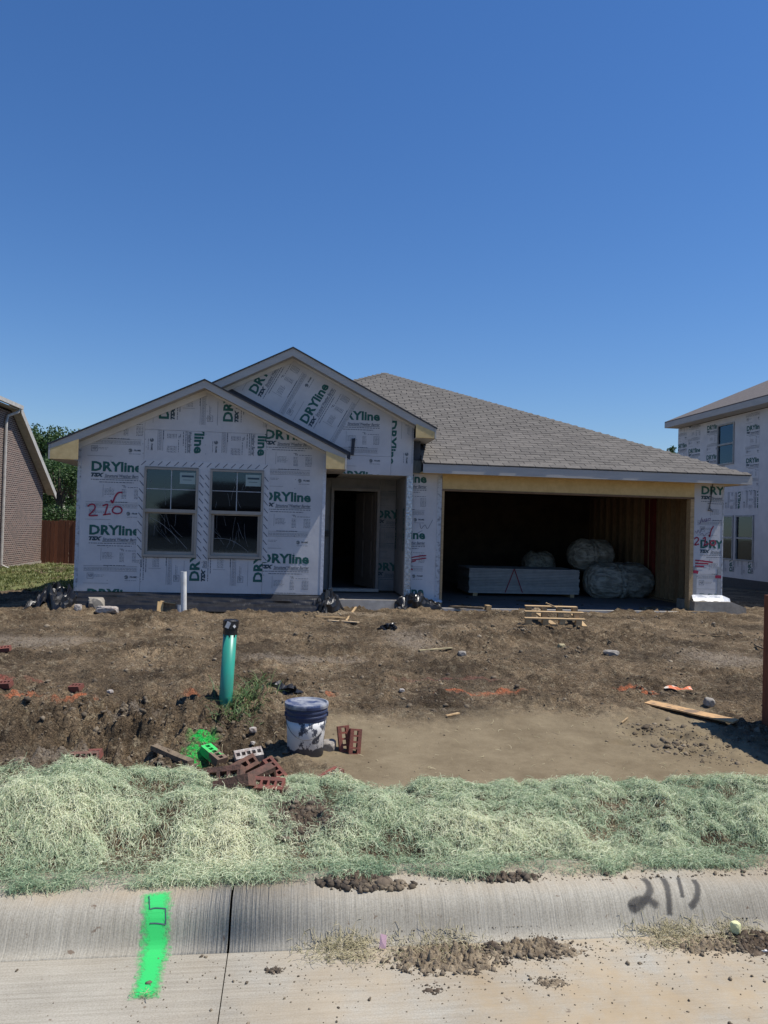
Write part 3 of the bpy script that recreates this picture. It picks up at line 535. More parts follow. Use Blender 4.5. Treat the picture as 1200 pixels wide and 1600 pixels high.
# windows
for x0, x1 in WX:
    w = MB(); y0 = -.035; fw = .035
    for a in ((x0, x0+fw, WZ0, WZ1), (x1-fw, x1, WZ0, WZ1), (x0+fw, x1-fw, WZ0, WZ0+fw+.01), (x0+fw, x1-fw, WZ1-fw, WZ1)): w.box(a[0], a[1], y0, .08, a[2], a[3])
    wo = w.build('window', M_frame, house); zm = hp(260, 798, 0)[1]
    MB().box(x0+.02, x1-.02, y0-.012, .02, zm-.028, zm+.028).build('meeting_rail', M_frame, wo)
    s_ = MB(); 
    for a in ((x0+fw+.001, x0+fw+.045, WZ0+fw+.011, zm-.03), (x1-fw-.045, x1-fw-.001, WZ0+fw+.011, zm-.03), (x0+fw+.046, x1-fw-.046, WZ0+fw+.011, WZ0+fw+.06), (x0+fw+.046, x1-fw-.046, zm-.05, zm-.03)): s_.box(a[0], a[1], .0, .05, a[2], a[3])
    s_.build('lower_sash', M_frame, wo)
    MB().box(x0+fw+.001, x1-fw-.001, -.006, -.001, zm+.029, WZ1-fw-.001).build('pane', M_glass, wo); MB().box(x0+fw+.047, x1-fw-.047, .022, .027, WZ0+fw+.061, zm-.051).build('pane', M_glass, wo)
    xc = (x0+x1)/2; zc = (zm+WZ1)/2
    MB().box(xc-.007, xc+.007, -.013, -.007, zm+.029, WZ1-fw-.001).build('muntin', M_muntin, wo)
    q = MB(); q.box(x0+fw+.001, xc-.008, -.013, -.007, zc-.006, zc+.006); q.box(xc+.008, x1-fw-.001, -.013, -.007, zc-.006, zc+.006); q.build('muntin', M_muntin, wo)
    st_ = MB().box(x1-fw-.27, x1-fw-.012, -.012, -.0065, WZ1-fw-.23, WZ1-fw-.035).build('sticker', M_stick, wo)
    dk = MB()
    for k, (a, b2) in enumerate(((.03, .23), (.05, .2))): dk.box(x1-fw-.27+a, x1-fw-.27+b2, -.0135, -.0125, WZ1-fw-.115-k*.05, WZ1-fw-.095-k*.05+(.012 if k == 0 else -.012))
    dk.build('sticker_print', M_navy, st_) if False else dk.build('sticker_print', M_navy, wo)
    # wrinkles of the protective film on the panes
    f_ = MB()
    for k in range(22):
        if k < 13: ax, az = random.uniform(x0+.1, x1-.2), random.uniform(WZ0+.15, zm-.15); L_ = random.uniform(.15, .45); an = random.uniform(1.2, 2.4); yy = .020; lo, hi = WZ0+.1, zm-.06
        else: ax, az = random.uniform(x0+.06, x1-.1), random.uniform(zm+.06, WZ1-.2); L_ = random.uniform(.05, .25); an = random.uniform(1.1, 2.1); yy = -.008; lo, hi = zm+.04, WZ1-.05
        pts = []
        for t in np.linspace(0, 1, 7):
            xx = min(max(ax+math.cos(an)*L_*t+.03*math.sin(t*3+k)*L_*2, x0+.09), x1-.09); zz = min(max(az+math.sin(an)*L_*t, lo), hi); pts.append((xx, yy, zz))
        vs, fs = stroke(pts, (0, -1, 0), random.uniform(.0015, .004)); f_.add(vs, fs)
    pts = [(x0+.1+.6*t*(x1-x0-.25)/.6, .019, zm-.12-.52*t**1.4) for t in np.linspace(0, 1, 12)] if x0 < 0 else [(x0+.09+.58*t, .019, WZ0+.33+.03*math.sin(t*3)-.22*t**2) for t in np.linspace(0, 1, 12)]
    vs, fs = stroke(pts, (0, -1, 0), .006); f_.add(vs, fs); f_.build('film_wrinkles', M_film, wo, kind='stuff')
# walls of the rest of the shell
def wbox(name, x0, x1, y0, y1, z0, z1, m=M_wrap): return MB().box(x0, x1, y0, y1, z0, z1).build(name, m, house)
wbox('side_wall', XL, XL+.1, .1+e_, 17.6, .3, 2.68); wbox('side_wall', XR-.1, XR, .1+e_, 2.2, .3, 2.56, M_wrap_shade)
wbox('side_wall', 10.03, 10.13, 1.1+e_, 17.6, .1, 2.63)
b = MB(); b.box(XL, 1.6, 17.6, 17.7, .3, 2.63); b.box(2.5, 10.13, 17.6, 17.7, .1, 2.63); b.box(1.6, 2.5, 17.6, 17.7, .3, 1.2); b.box(1.6, 2.5, 17.6, 17.7, 2.1, 2.63); b.build('back_wall', M_wrap, house)
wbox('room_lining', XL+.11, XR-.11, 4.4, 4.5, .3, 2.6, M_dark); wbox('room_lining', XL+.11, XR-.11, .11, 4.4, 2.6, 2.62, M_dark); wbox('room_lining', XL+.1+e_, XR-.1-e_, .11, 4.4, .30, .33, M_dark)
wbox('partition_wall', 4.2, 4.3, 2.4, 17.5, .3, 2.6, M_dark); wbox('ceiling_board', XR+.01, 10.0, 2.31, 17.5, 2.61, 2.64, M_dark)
# entry recess
oB = HY
dx0, dx1 = hp(518, 763, 2.2)[0], hp(594, 763, 2.2)[0]; dz1 = hp(556, 763, 2.2)[1]; dz0 = hp(556, 919, 2.2)[1]
pl = [(XR+e_, .3), (dx0, .3), (dx0, 2.55), (XR+e_, 2.55)]; panel(pl, 2.2, 2.3, M_wrap_shade)
panel([(dx0+e_, dz1), (dx1-e_, dz1), (dx1-e_, 2.55), (dx0+e_, 2.55)], 2.2, 2.3, M_wrap_shade)
pl = [(dx1, .3), (3.74-e_, .3), (3.74-e_, 2.55), (dx1, 2.55)]; o = panel(pl, 2.2, 2.3, M_wrap_shade); print_on(o, pl, (dx1+.08-.16, hp(600, 810, 2.2)[1]), 0, lp(2.197), -2, 3)
o = wbox('recess_side_wall', 3.74, 3.80, .86+.1, 2.2, .3, 2.55, M_wrap_shade)
print_on(o, [(.97, .32), (2.19, .32), (2.19, 2.54), (.97, 2.54)], (1.0, 1.95), -math.pi/2, lambda a, z: (3.737, 3.17-a, z), -1, 1)
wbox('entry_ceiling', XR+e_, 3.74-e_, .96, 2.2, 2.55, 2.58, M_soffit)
wbox('outlet_box', XR+.07, XR+.19, 2.13, 2.199, *[hp(509, y, 2.2)[1] for y in (838, 829)], M_cap)
d = MB(); fw = .055
d.box(dx0, dx0+fw, 2.12, 2.32, dz0, dz1); d.box(dx1-fw, dx1, 2.12, 2.32, dz0, dz1); d.box(dx0+fw, dx1-fw, 2.12, 2.32, dz1-fw, dz1)
df = d.build('door_frame', mat('door_frame_taupe', (.30, .27, .245), rough=.6), house); MB().box(dx0-.01, dx1+.01, 2.09, 2.34, dz0-.06, dz0-.001).build('door_sill', M_gut, df)
# door leaf standing open, hinged on the right
lw = dx1-dx0-2*fw-.01; Rm = Matrix.Rotation(math.radians(-68), 3, 'Z'); hinge = Vector((dx1-fw-.005, 2.30, 0)); lf = MB(); hgt = dz1-fw-dz0-.01
def leafbox(b, a0, a1, z0, z1, t0=-.022, t1=.022):
    c = Vector((-(a0+a1)/2, (t0+t1)/2, 0)); cc = hinge+Rm@c; b.obox((cc.x, cc.y, dz0+(z0+z1)/2), (a1-a0, t1-t0, z1-z0), Rm)
leafbox(lf, 0, lw, .005, hgt); leaf = lf.build('door_leaf', M_door, house)
for a0, a1 in ((.12, lw/2-.05), (lw/2+.05, lw-.12)):
    for z0, z1 in ((.2, .95), (1.1, 1.9)):
        b = MB(); leafbox(b, a0, a1, z0, z1, -.034, -.0225); leafbox(b, a0+.001, a1-.001, z0+.001, z1-.001, .0225, .034); b.build('door_panel', M_door, leaf)
# upper gable over the entry
yB = .85
def pB(poly, m=M_wrap, **kw): return MB().prism(poly, yB, yB+.1).build('sheathing_panel', m, house, **kw)
q0 = hp(526.8, 684, yB); q1 = hp(564.5, 619, yB); dxq, dzq = q1[0]-q0[0], q1[1]-q0[1]; angB = math.atan2(dzq, dxq)
def seamx(z): return q0[0]+(z-q0[1])*dxq/dzq
XS = hp(612, 690, yB)[0]; BR = 3.86; BL_ = 2*BX-BR
zb0 = 2.555
def inter():  # seam meets rake
    z = 3.0
    for _ in range(60): z = rakeB(seamx(z))-.13
    return (seamx(z), z)
ip = inter()
zt = 2.64
pt = [(BL_, 2.9), (.3, 2.9), (seamx(2.9)-e_, 2.9), (ip[0]-e_, ip[1]), (BX, BZ-.13), (BL_, rakeB(BL_)-.13)]; o = pB(pt)
ptc = [(BL_, 2.9), (seamx(2.9)-e_, 2.9), (ip[0]-e_, ip[1]), (BX, BZ-.13), (BL_, rakeB(BL_)-.13)]
print_on(o, ptc, hp(480, 663, yB), angB, lp(yB-.003), -3, 3)
pu = [(seamx(2.9), 2.9), (XS-e_, 2.9), (XS-e_, rakeB(XS)-.13), (ip[0], ip[1])]; o = pB(pu); a_ = hp(594, 658, yB); print_on(o, pu, (a_[0]-.82, a_[1]), 0, lp(yB-.003), -1, 1)
pw = [(XR, zb0), (XS-e_, zb0), (XS-e_, 2.9-e_), (XR, 2.9-e_)]; o = pB(pw); a_ = hp(526.7, 749, yB); print_on(o, pw, a_, 0, lp(yB-.003), -1, 0)
b2_ = hp(594, 658, yB); 
pr = [(XS, zb0), (BR-e_, zb0), (BR-e_, rakeB(BR)-.13), (XS, rakeB(XS)-.13)]; o = pB(pr); a_ = hp(606.5, 657, yB); print_on(o, pr, a_, -math.pi/2, lp(yB-.003), -1, 1)
pB([(3.745, .28), (BR-e_, .28), (BR-e_, zb0-e_), (3.745, zb0-e_)])
MB().box(3.745, BR, yB-.008, yB-.001, .28, 2.55).build('corner_wrap', M_foil, house)
wbox('side_wall', BR-.1, BR, yB+.102, 3.2, 2.6, rakeB(BR)-.12)
# black paper on the wall above the left wing's roof
b = MB(); xa, xb = RX+.05, 2.33
u0 = hp(345, 598.5, yB); u1 = hp(547, 707, yB); b.prism([(u0[0], u0[1]-.35), (u1[0], u1[1]-.13), (u1[0]+.01, u1[1]), (u0[0], u0[1])], yB-.012, yB-.003); b.build('black_flashing', M_tar, house)
c0 = hp(548, 711, yB); c1 = hp(555, 685, yB); MB().prism([(c0[0], c0[1]), (c1[0]-.02, c0[1]), (c1[0], c1[1]), (c0[0]+.01, c1[1]-.01)], yB-.03, yB-.013).build('black_flashing', M_tar, house)
# garage front
yC = 1.0
pc = [(BR, .18), (4.45-e_, .18), (4.45-e_, 2.66), (BR, 2.66)]; o = MB().prism(pc, yC, yC+.1).build('sheathing_panel', M_wrap, house); a_ = hp(667, 755, yC); print_on(o, pc, (a_[0]-.82, a_[1]), 0, lp(yC-.003), -1, 2)
PR0, PR1 = 9.51, 10.13
pc2 = [(PR0, .36), (PR1, .36), (PR1, 2.66), (PR0, 2.66)]; o = MB().prism(pc2, yC, yC+.1).build('sheathing_panel', M_wrap, house); a_ = hp(1096, 772.5, yC); print_on(o, pc2, a_, 0, lp(yC-.003), -1, 2)
for x0, x1 in ((PR0+.015, PR0+.085), (PR1-.10, PR1-.02)):
    MB().box(x0, x1, yC-.006, yC-.0035, .42, .98).build('grey_tape', mat('grey_tape', (.24, .25, .26), (.3, .31, .33), rough=.5, scale=30), house)
MB().box(PR1-.02, PR1+.004, yC-.007, yC-.0005, .4, 2.6).build('corner_wrap', M_foil if False else MATS['corner_wrap_stained'], house)
MB().box(4.36, 4.446, yC-.007, yC-.0005, .25, 2.6).build('corner_wrap', MATS['corner_wrap_stained'], house)
MB().box(4.45, 9.53-.02-e_, yC-.015, yC+.08, 2.345, 2.66).build('garage_header', M_osb, house)
MB().box(4.45, 4.492, yC-.02, yC+.14, .12, 2.305).build('garage_jamb', M_wood, house); MB().box(9.43, 9.508, yC-.02, yC+.14, .12, 2.305).build('garage_jamb', M_wood, house)
MB().box(4.45, 9.508, yC-.02, yC+.14, 2.306, 2.344).build('garage_jamb', mat('head_jamb', (.2, .13, .075), rough=.8), house)
# garage inside
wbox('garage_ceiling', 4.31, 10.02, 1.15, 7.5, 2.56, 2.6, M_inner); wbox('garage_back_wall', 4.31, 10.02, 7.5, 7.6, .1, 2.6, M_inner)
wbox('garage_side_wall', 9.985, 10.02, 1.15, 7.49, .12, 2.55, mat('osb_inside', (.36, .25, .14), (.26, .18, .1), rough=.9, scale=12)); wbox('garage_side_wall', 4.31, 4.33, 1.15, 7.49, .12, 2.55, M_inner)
so = None
for k in range(15):
    y = 1.2+k*.41
    if so is None: so = MB().box(9.89, 9.983, 0, .038, .16, 2.50).build('wall_stud', M_stud, house, loc=(0, y, 0)); so.data.transform(Matrix.Translation((0, y, 0)))
    else: c = so.copy(); c.location = (0, y, 0); COL.objects.link(c)
    if k == 0: so.location = (0, y, 0)
b = MB().box(9.89, 9.983, 1.16, 7.4, .121, .158).build('bottom_plate', M_stud, house)
MB().box(9.90, 9.98, 3.5, 3.9, .3, 2.4).build('red_paper', M_redwrap, house)
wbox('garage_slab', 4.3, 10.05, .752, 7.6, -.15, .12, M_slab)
MB().box(4.40, 9.50, .68, .75, -.15, .122).build('slab_edge', mat('slab_edge_sunlit', (.52, .49, .44), (.40, .37, .32), rough=.9, scale=8), house)  # pale colour paints the sunlit look onto the slab edges
wbox('porch_slab', XR-.1, 4.29, .72, 2.35, -.15, .25, mat('porch_concrete', (.27, .24, .21), (.2, .18, .155), rough=.9, scale=5)); MB().box(XR+.02, 3.72, .69, .718, -.15, .252).build('slab_edge', MATS['slab_edge_sunlit'], house)
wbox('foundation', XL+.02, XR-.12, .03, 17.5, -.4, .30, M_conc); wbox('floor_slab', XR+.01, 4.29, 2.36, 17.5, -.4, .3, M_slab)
wbox('foundation', 4.31, 10.1, 7.61, 17.6, -.4, .3, M_conc)
# concrete footing of the right pier and the torn foil over it
b = MB(); fx0, fx1 = hp(1082, 945, .85)[0], hp(1165, 950, .85)[0]
b.prism([(fx0, -.1), (fx1, -.1), (fx1-.02, .20), (fx1-.32, .31), (fx0+.02, .31)], .8, 1.5); b.build('pier_footing', M_conc, house)
b = MB(); n = 30; fxa, fxb = PR0-.02, PR1+.16
for i in range(n+1):
    t = i/n; x = fxa+(fxb-fxa)*t; dz = max(0, x-PR1)*.62
    nz = float(pn(x*4, 0, 5)); lo = .315+.05*nz-dz*.8; b.v += [(x, yC-.012, .43+.015*nz-dz*.7), (x, yC-.05+.02*nz, .37+.01*nz-dz*.75), (x, yC-.10+.03*nz, lo-.0)]
for i in range(n): b.f += [(3*i, 3*i+1, 3*i+4, 3*i+3), (3*i+1, 3*i+2, 3*i+5, 3*i+4)]
b.build('torn_foil', mat('torn_foil', (.66, .67, .68), (.4, .42, .45), rough=.4, scale=10, bump=.5, bscale=25), house)
b = MB(); n = 16
for i in range(n+1):
    x = BR+.0+.62*i/n; b.v += [(x, yC-.012, .25), (x, yC-.09, .24+.01*math.sin(i)), (x, yC-.14-.02*random.random(), .205+.02*random.random())]
for i in range(n): b.f += [(3*i, 3*i+1, 3*i+4, 3*i+3), (3*i+1, 3*i+2, 3*i+5, 3*i+4)]
b.build('torn_foil', MATS['torn_foil'], house)
# wire hanging on the right pier
wp = [hp(*p, yC) for p in ((1113, 756), (1111, 768), (1110, 782), (1107, 795), (1105, 797), (1113, 799), (1107, 793))]; MB().tube([(a, yC-.02, z) for a, z in wp], .008, 6).build('hanging_wire', M_cap, house)
# ---- hand marks on the walls
def wall_marks(polys, yl, w, m, name='marker_writing'):
    b = MB()
    for pl_ in polys:
        pts = [(hp(p[0], p[1], yl)[0], yl-.004, hp(p[0], p[1], yl)[1]) for p in smooth_pts(pl_)]; vs, fs = stroke(pts, (0, -1, 0), w); b.add(vs, fs)
    return b.build(name, m, house)
def zz8(L): return [(120+x/10, 700+y/10) for x, y in L]
wall_marks([zz8([(170, 910), (220, 880), (275, 890), (285, 940), (240, 1000), (195, 1055), (330, 1052)]), zz8([(405, 905), (480, 880), (462, 960), (440, 1040)]), zz8([(410, 1045), (470, 1035), (535, 1028)]), zz8([(560, 960), (600, 915), (660, 915), (705, 960), (690, 1010), (620, 1025), (565, 1000), (558, 955)])], 0, .024, M_red)
wall_marks([zz8([(715, 695), (650, 700), (600, 760), (560, 855), (535, 810)])], 0, .028, M_red)
def zz5(L): return [(1040+x/7.5, 720+y/7.5) for x, y in L]
def zz6(L): return [(1040+x/7.5, 860+y/7.5) for x, y in L]
wall_marks([zz5([(335, 915), (365, 898), (385, 925), (340, 985), (390, 975)]), zz5([(435, 915), (465, 900), (455, 990)]), zz5([(440, 995), (505, 970)]), zz5([(520, 960), (545, 935), (580, 945), (575, 985), (535, 985), (520, 955)]), zz5([(560, 765), (530, 820), (515, 890), (508, 865)])], yC, .026, M_red)
wall_marks([zz6([(345, 115), (440, 125), (550, 140)]), zz6([(345, 150), (430, 152), (500, 158)]), zz6([(345, 183), (400, 186), (450, 190)])], yC, .03, M_red)
wall_marks([zz6([(315, 250), (350, 250), (380, 258)]), zz6([(580, 310), (610, 308), (650, 312)])], yC, .06, M_red)
wall_marks([[(643, 871), (655, 869), (666, 868)], [(643, 875), (655, 873.5), (666, 872)], [(643, 878), (650, 876)], [(642, 889), (645, 890)]], yC, .022, M_red)
b = MB(); tv, tf = text_geo('Juan', 0, .3); a0 = hp(1092, 819, yC); a1 = hp(1110, 811, yC); b.add([(a0[0]+x*(a1[0]-a0[0]+.0), yC-.004, a0[1]+z*.12+x*.04) for x, z in tv], tf); b.build('pen_writing', M_pen, house)
wall_marks([zz5([(345, 820), (365, 850), (380, 810), (400, 850), (420, 800)]), zz5([(400, 870), (430, 850), (450, 880), (480, 850), (520, 840)])], yC, .007, M_pen, 'pen_writing')
wall_marks([[(656, 818), (658, 826), (664, 820), (668, 826), (676, 812)], [(652, 833), (660, 829)]], yC, .007, M_dash, 'pen_writing')
# ---- roofs
def slope_sheet(name, pts, m, th=.03): return MB().sheet(pts, th).build(name, m, house)
def gable_roof(eL, eR, rx, rz, sl, y0, y1, tag_):
    zl = rz-sl*(rx-eL); zr = rz-sl*(eR-rx)
    slope_sheet('roof_slope', [(eL-.02, y0-.02, zl-.008), (rx, y0-.02, rz), (rx, y1, rz), (eL-.02, y1, zl-.008)][::-1], M_tar if tag_ else M_shing, .022)
    slope_sheet('roof_slope', [(rx+.0005, y0-.02, rz), (eR+.02, y0-.02, zr-.008), (eR+.02, y1, zr-.008), (rx+.0005, y1, rz)][::-1], M_tar if tag_ else M_shing, .022)
def rake(rx, rz, sl, eL, eR, y0, yw, rh, wl, wr, led):
    """fascia boards, soffits and boxed returns of a gable; led = z of the return's flat bottom"""
    t = .024
    for e in (eL, eR):
        ze = rz-sl*abs(e-rx)
        b = MB(); zf = max(ze-t-rh, led)
        sg = -1 if e < rx else 1
        xk = rx+sg*(rz-t-rh-led)/sl if ze-t-rh < led else None
        lowpoly = [(e, ze-t), (rx, rz-t), (rx, rz-t-rh)]
        if xk is not None: lowpoly += [(xk, led), (e, led)]
        else: lowpoly += [(e, ze-t-rh)]
        b.prism(lowpoly, y0, y0+.022); b.build('rake_fascia', M_fascia, house)
        b = MB(); w = wl if e < rx else wr; xs0 = w
        zz_ = lambda x: rz-sl*abs(x-rx)-t-rh+.035
        b.add([(xs0, y0+.023, zz_(xs0)), (rx, y0+.023, zz_(rx)), (rx, yw-.001, zz_(rx)), (xs0, yw-.001, zz_(xs0)), (xs0, y0+.023, zz_(xs0)-.02), (rx, y0+.023, zz_(rx)-.02), (rx, yw-.001, zz_(rx)-.02), (xs0, yw-.001, zz_(xs0)-.02)], [(0, 1, 2, 3), (7, 6, 5, 4), (0, 4, 5, 1), (2, 6, 7, 3), (1, 5, 6, 2), (0, 3, 7, 4)]); b.build('rake_soffit', M_soffit, house)
rake(RX, RZ, SLA, EL, ER, -.3, 0, .125, XL, XR, 2.62); rake(BX, BZ, SLB, BX-BHW, BX+BHW, .55, yB, .14, BL_, BR, 3.27)
def ret(e, w, y0, yw, led, rx, rz, sl, drop=.0):
    sg = 1 if e > w else -1; a, c = (w, e) if e > w else (e, w)
    pz = lambda x: rz-sl*abs(x-rx)-.15
    MB().prism([(a, led-drop), (c, led-drop), (c, pz(c) if pz(c) > led else led+.0), (a, max(pz(a), led+.005))] if pz(c) > led-drop else [(a, led-drop), (c, led-drop), (c, led+.02), (a, max(pz(a), led+.02))], y0+.023, y0+.04).build('boxed_return', M_osb, house)
    MB().box(a, c, y0+.041, yw+3.0, led-drop, led-drop+.02).build('eave_soffit', M_soffit, house)
for (rx_, rz_, sl_a, xa_, xb_, yy_, fz) in ((RX, RZ, SLA, XL, XR, 0, (.10, .035)), (BX, BZ, SLB, -.9, BR, yB, (.085, .05))):
    for q_, xe in ((0, xa_), (1, xb_)):
        zt_ = lambda x: rz_-sl_a*abs(x-rx_)-.135
        ps = [(xe, zt_(xe)), (rx_, zt_(rx_)), (rx_, zt_(rx_)-fz[q_]), (xe, zt_(xe)-fz[q_])]; MB().prism(ps, yy_-.03, yy_-.006).build('frieze_board', M_friz, house)
ret(EL+.001, XL, -.3, 0, 2.55, RX, RZ, SLA); ret(ER-.001, XR, -.3, 0, 2.55, RX, RZ, SLA)
ret(BX+BHW-.001, BR, .55, yB, 3.24, BX, BZ, SLB)
# tan boards fill the triangle between fascia and flat return bottom
for e, w, y0, led, rx, rz, sl in ((EL, XL, -.3, 2.551, RX, RZ, SLA), (ER, XR, -.3, 2.551, RX, RZ, SLA), (BX+BHW, BR, .55, 3.241, BX, BZ, SLB)):
    s = -1 if e < rx else 1; x_in = w-s*(.02 if s > 0 else .075); top = lambda x: rz-sl*abs(x-rx)-.024-.06
    MB().prism([(e-s*.03, led), (x_in, led), (x_in, top(x_in)-.055), (e-s*.03, top(e)+.0)][::1 if s > 0 else -1], y0-.006, y0-.001).build('return_face', M_osb, house)
    MB().box(*sorted((e, e-s*.028)), y0-.008, y0+3.0, led-.004, top(e)+.06).build('eave_fascia', M_gut if s > 0 else M_fascia, house)
gable_roof(EL, ER, RX, RZ, SLA, -.3, yB-.001, True)
slope_sheet('roof_slope', [(EL-.02, yB, RZ-SLA*(RX-EL)-.008), (-1.08, yB, rakeA(-1.08)), (-1.08, 5.0, rakeA(-1.08)), (EL-.02, 5, RZ-SLA*(RX-EL)-.008)], M_shing, .022)
gable_roof(BX-BHW, BX+BHW, BX, BZ, SLB, .55, 6.0, True)
# main hip roof
S = .45; ax_, ay_, az_ = 4.01, 7.05, 2.775+.45*6.45; e0 = 2.775; XR_ = 10.46; YF = .6
slope_sheet('roof_slope', [(4.0, YF, e0), (XR_, YF, e0), (ax_, ay_, az_)], M_deck)
slope_sheet('roof_slope', [(-1.89, 1.15, e0+S*.55), (4.0, 1.15, e0+S*.55), (ax_, ay_, az_)], M_deck)
slope_sheet('roof_slope', [(XR_, YF, e0), (XR_, 18.2, e0), (ax_, 11.75, az_), (ax_, ay_, az_)], M_nroof); slope_sheet('roof_slope', [(-2.44, 18.2, e0), (-2.44, .87, e0), (-1.89, 1.15, e0+S*.55), (ax_, ay_, az_), (ax_, 11.75, az_)], M_nroof); slope_sheet('roof_slope', [(XR_, 18.2, e0), (-2.44, 18.2, e0), (ax_, 11.75, az_)], M_nroof)
MB().box(4.0, XR_, YF-.026, YF-.002, 2.605, e0-.006).build('eave_fascia', M_fascia, house); MB().box(XR_-.022, XR_, YF+.023, 18.1, 2.605, e0-.036).build('eave_fascia', M_gut, house)
MB().box(4.0, XR_-.023, YF+.023, yC-.001, 2.615, 2.63).build('eave_soffit', M_osb, house); MB().box(PR1+.001, XR_-.023, yC, 18.1, 2.615, 2.63).build('eave_soffit', M_osb, house)
MB().box(BR+.002, 3.998, .93, .96, 2.86, 3.22).build('black_flashing', M_tar, house); MB().box(BR+.002, 4.03, .94, .97, 2.62, 2.858).build('weathered_board', mat('weathered_board', (.2, .21, .19), (.1, .12, .11), rough=.9, scale=9, stretch=(8, 8, 1)), house)
# drip edge

# shingles: exposure .145 up the slope, tabs .30 wide, the nearest as single pieces
ca = 1/math.sqrt(1+S*S); EXP = .145; tabs = []
r = 0
while True:
    y = YF+r*EXP*ca
    if y > ay_-.05: break
    xr = XR_-(y-YF); xl = 4.0 if y < 1.15 else max(-1.7, -2.44+(y-YF)); xl = max(xl, .9)
    if y >= 1.15: # hidden under the entry gable roof
        while rakeB(xl) > e0+S*(y-YF)+.02 and xl < BX+BHW and xl < xr: xl += .1
        xl -= .15
        if xl < ax_-(ay_-y): xl = ax_-(ay_-y)
    x = 4.0-20*.30+(r % 2)*.15+.03*random.random()+(r//7 % 3)*.03
    while x < xr:
        a, c = max(x, xl), min(x+.296, xr-.01)
        if c-a > .04: tabs.append((a, c, y, r))
        x += .30
    r += 1
slopeR = Matrix.Rotation(math.atan(S+.035), 4, 'X')
full = None; rest = MB(); cnt = 0
tabs.sort(key=lambda t: t[3])
def tabmesh(w):
    w = w-.011
    return MB().add([(0, 0, -.006), (w, 0, -.006), (w, .16, -.004), (0, .16, -.004), (0, .003, .011), (w, .003, .011), (w, .16, .001), (0, .16, .001)], [(0, 3, 2, 1), (4, 5, 6, 7), (0, 1, 5, 4), (1, 2, 6, 5), (2, 3, 7, 6), (3, 0, 4, 7)])
shm = {}
for a, c, y, r in tabs:
    w = round(c-a, 2); z = e0+S*(y-YF)+.006+random.uniform(0, .003); y2 = y-(.04 if r == 0 else 0)+random.uniform(-.004, .004)
    if cnt < 298:
        if w not in shm: me = bpy.data.meshes.new('shingle'); t_ = tabmesh(w); me.from_pydata(t_.v, [], t_.f); me.materials.append(M_shing); shm[w] = me
        o = bpy.data.objects.new('shingle', shm[w]); COL.objects.link(o); o.parent = house; o.matrix_local = Matrix.Translation((a, y2, z)) @ slopeR; cnt += 1
    else:
        t_ = tabmesh(c-a-.002); MM = Matrix.Translation((a, y2, z)) @ slopeR; rest.add([MM @ Vector(v) for v in t_.v], t_.f)
M_shr = leafmat('shingle_field', (.092, .083, .072), (.125, .114, .099), (.165, .150, .13), 0.0, .95)
ro = rest.build('shingle_field', M_shr, house, kind='stuff'); ta = ro.data.attributes.new('tone', 'FLOAT', 'FACE'); ta.data.foreach_set('value', np.repeat(np.clip(rng.normal(.5, .15, len(ro.data.polygons)//6), 0, 1), 6).astype(np.float32))
b = MB(); n = 66
for i in range(n):
    t0 = i/n; p = Vector((XR_-.02, YF+.02, e0+.02)).lerp(Vector((ax_, ay_, az_+.025)), t0); q = Vector((XR_-.02, YF+.02, e0+.02)).lerp(Vector((ax_, ay_, az_+.025)), t0+1.25/n)
    for sgn in (-1, 1):
        dr = Vector((-.09, -.04, -.032)) if sgn < 0 else Vector((.04, .09, -.032)); up = Vector((0, 0, .012)); b.add([p+up, q, q+dr, p+dr+up], [(0, 1, 2, 3)]); b.add([p+up, p+dr+up, p+dr, p], [(0, 1, 2, 3)])
b.build('hip_cap', M_shing, house, kind='stuff')
b = MB(); pL = Vector((-1.8, 1.24, e0+S*.64)); n = 60
for i in range(n):
    p = pL.lerp(Vector((ax_, ay_, az_+.025)), i/n); q = pL.lerp(Vector((ax_, ay_, az_+.025)), (i+1.2)/n); up = Vector((0, 0, .012)); dr = Vector((.09, -.04, -.02)); dl = Vector((-.04, .09, -.02)); b.add([p+up, q, q+dr, p+dr+up], [(0, 1, 2, 3)]); b.add([p+up, q, q+dl, p+dl+up], [(0, 1, 2, 3)])
b.build('hip_cap', M_shing, house, kind='stuff')
# ------------------------------------------------------------------ draped black plastic
def crumple(name, pts, half, hgt, seed, label, cat='plastic sheet', group=None, nu=44, nv=18, base=None, m=M_poly, spread=1.0):
    pts = smooth_pts(pts, 22); r_ = np.random.default_rng(seed); n = len(pts); vs = []
    for i, p in enumerate(pts):
        t = i/(n-1); d = np.array(pts[min(i+1, n-1)])-np.array(pts[max(i-1, 0)]); d = d[:2]/np.hypot(*d[:2]); nr = np.array([-d[1], d[0]])
        for j in range(nv+1):
            s = j/nv*2-1; env = (1-s*s)**.7*(math.sin(math.pi*min(1, max(0, t)))**.5 if spread else 1)
            w = half*(1+.35*pn(t*7, s*1.0, seed)); x = p[0]+nr[0]*s*w; y = p[1]+nr[1]*s*w
            f = abs(float(pn(t*2.6+s*1.4, s*1.7+t*2, seed+1)))+.45*abs(float(pn(t*5+s*3, s*4-t*3, seed+2)))+.2*abs(float(pn(t*11, s*9, seed+3)))
            z = (float(surf_z(x, y)) if base is None else base)+.01+env*hgt*(.5+1.1*f); vs.append((x+.06*float(pn(t*6, s*3, seed+5)), y+.06*float(pn(t*6, s*3, seed+6)), z))
    b = MB(); fs = [(i*(nv+1)+j, i*(nv+1)+j+1, (i+1)*(nv+1)+j+1, (i+1)*(nv+1)+j) for i in range(n-1) for j in range(nv)]; b.add(vs, fs)
    return tag(b.build(name, m, loc=vs[len(vs)//2]), label, cat, group)
def W2(px, py, y): p = on_y(px, py, y); return (p[0], p[1], p[2])
yA = HY
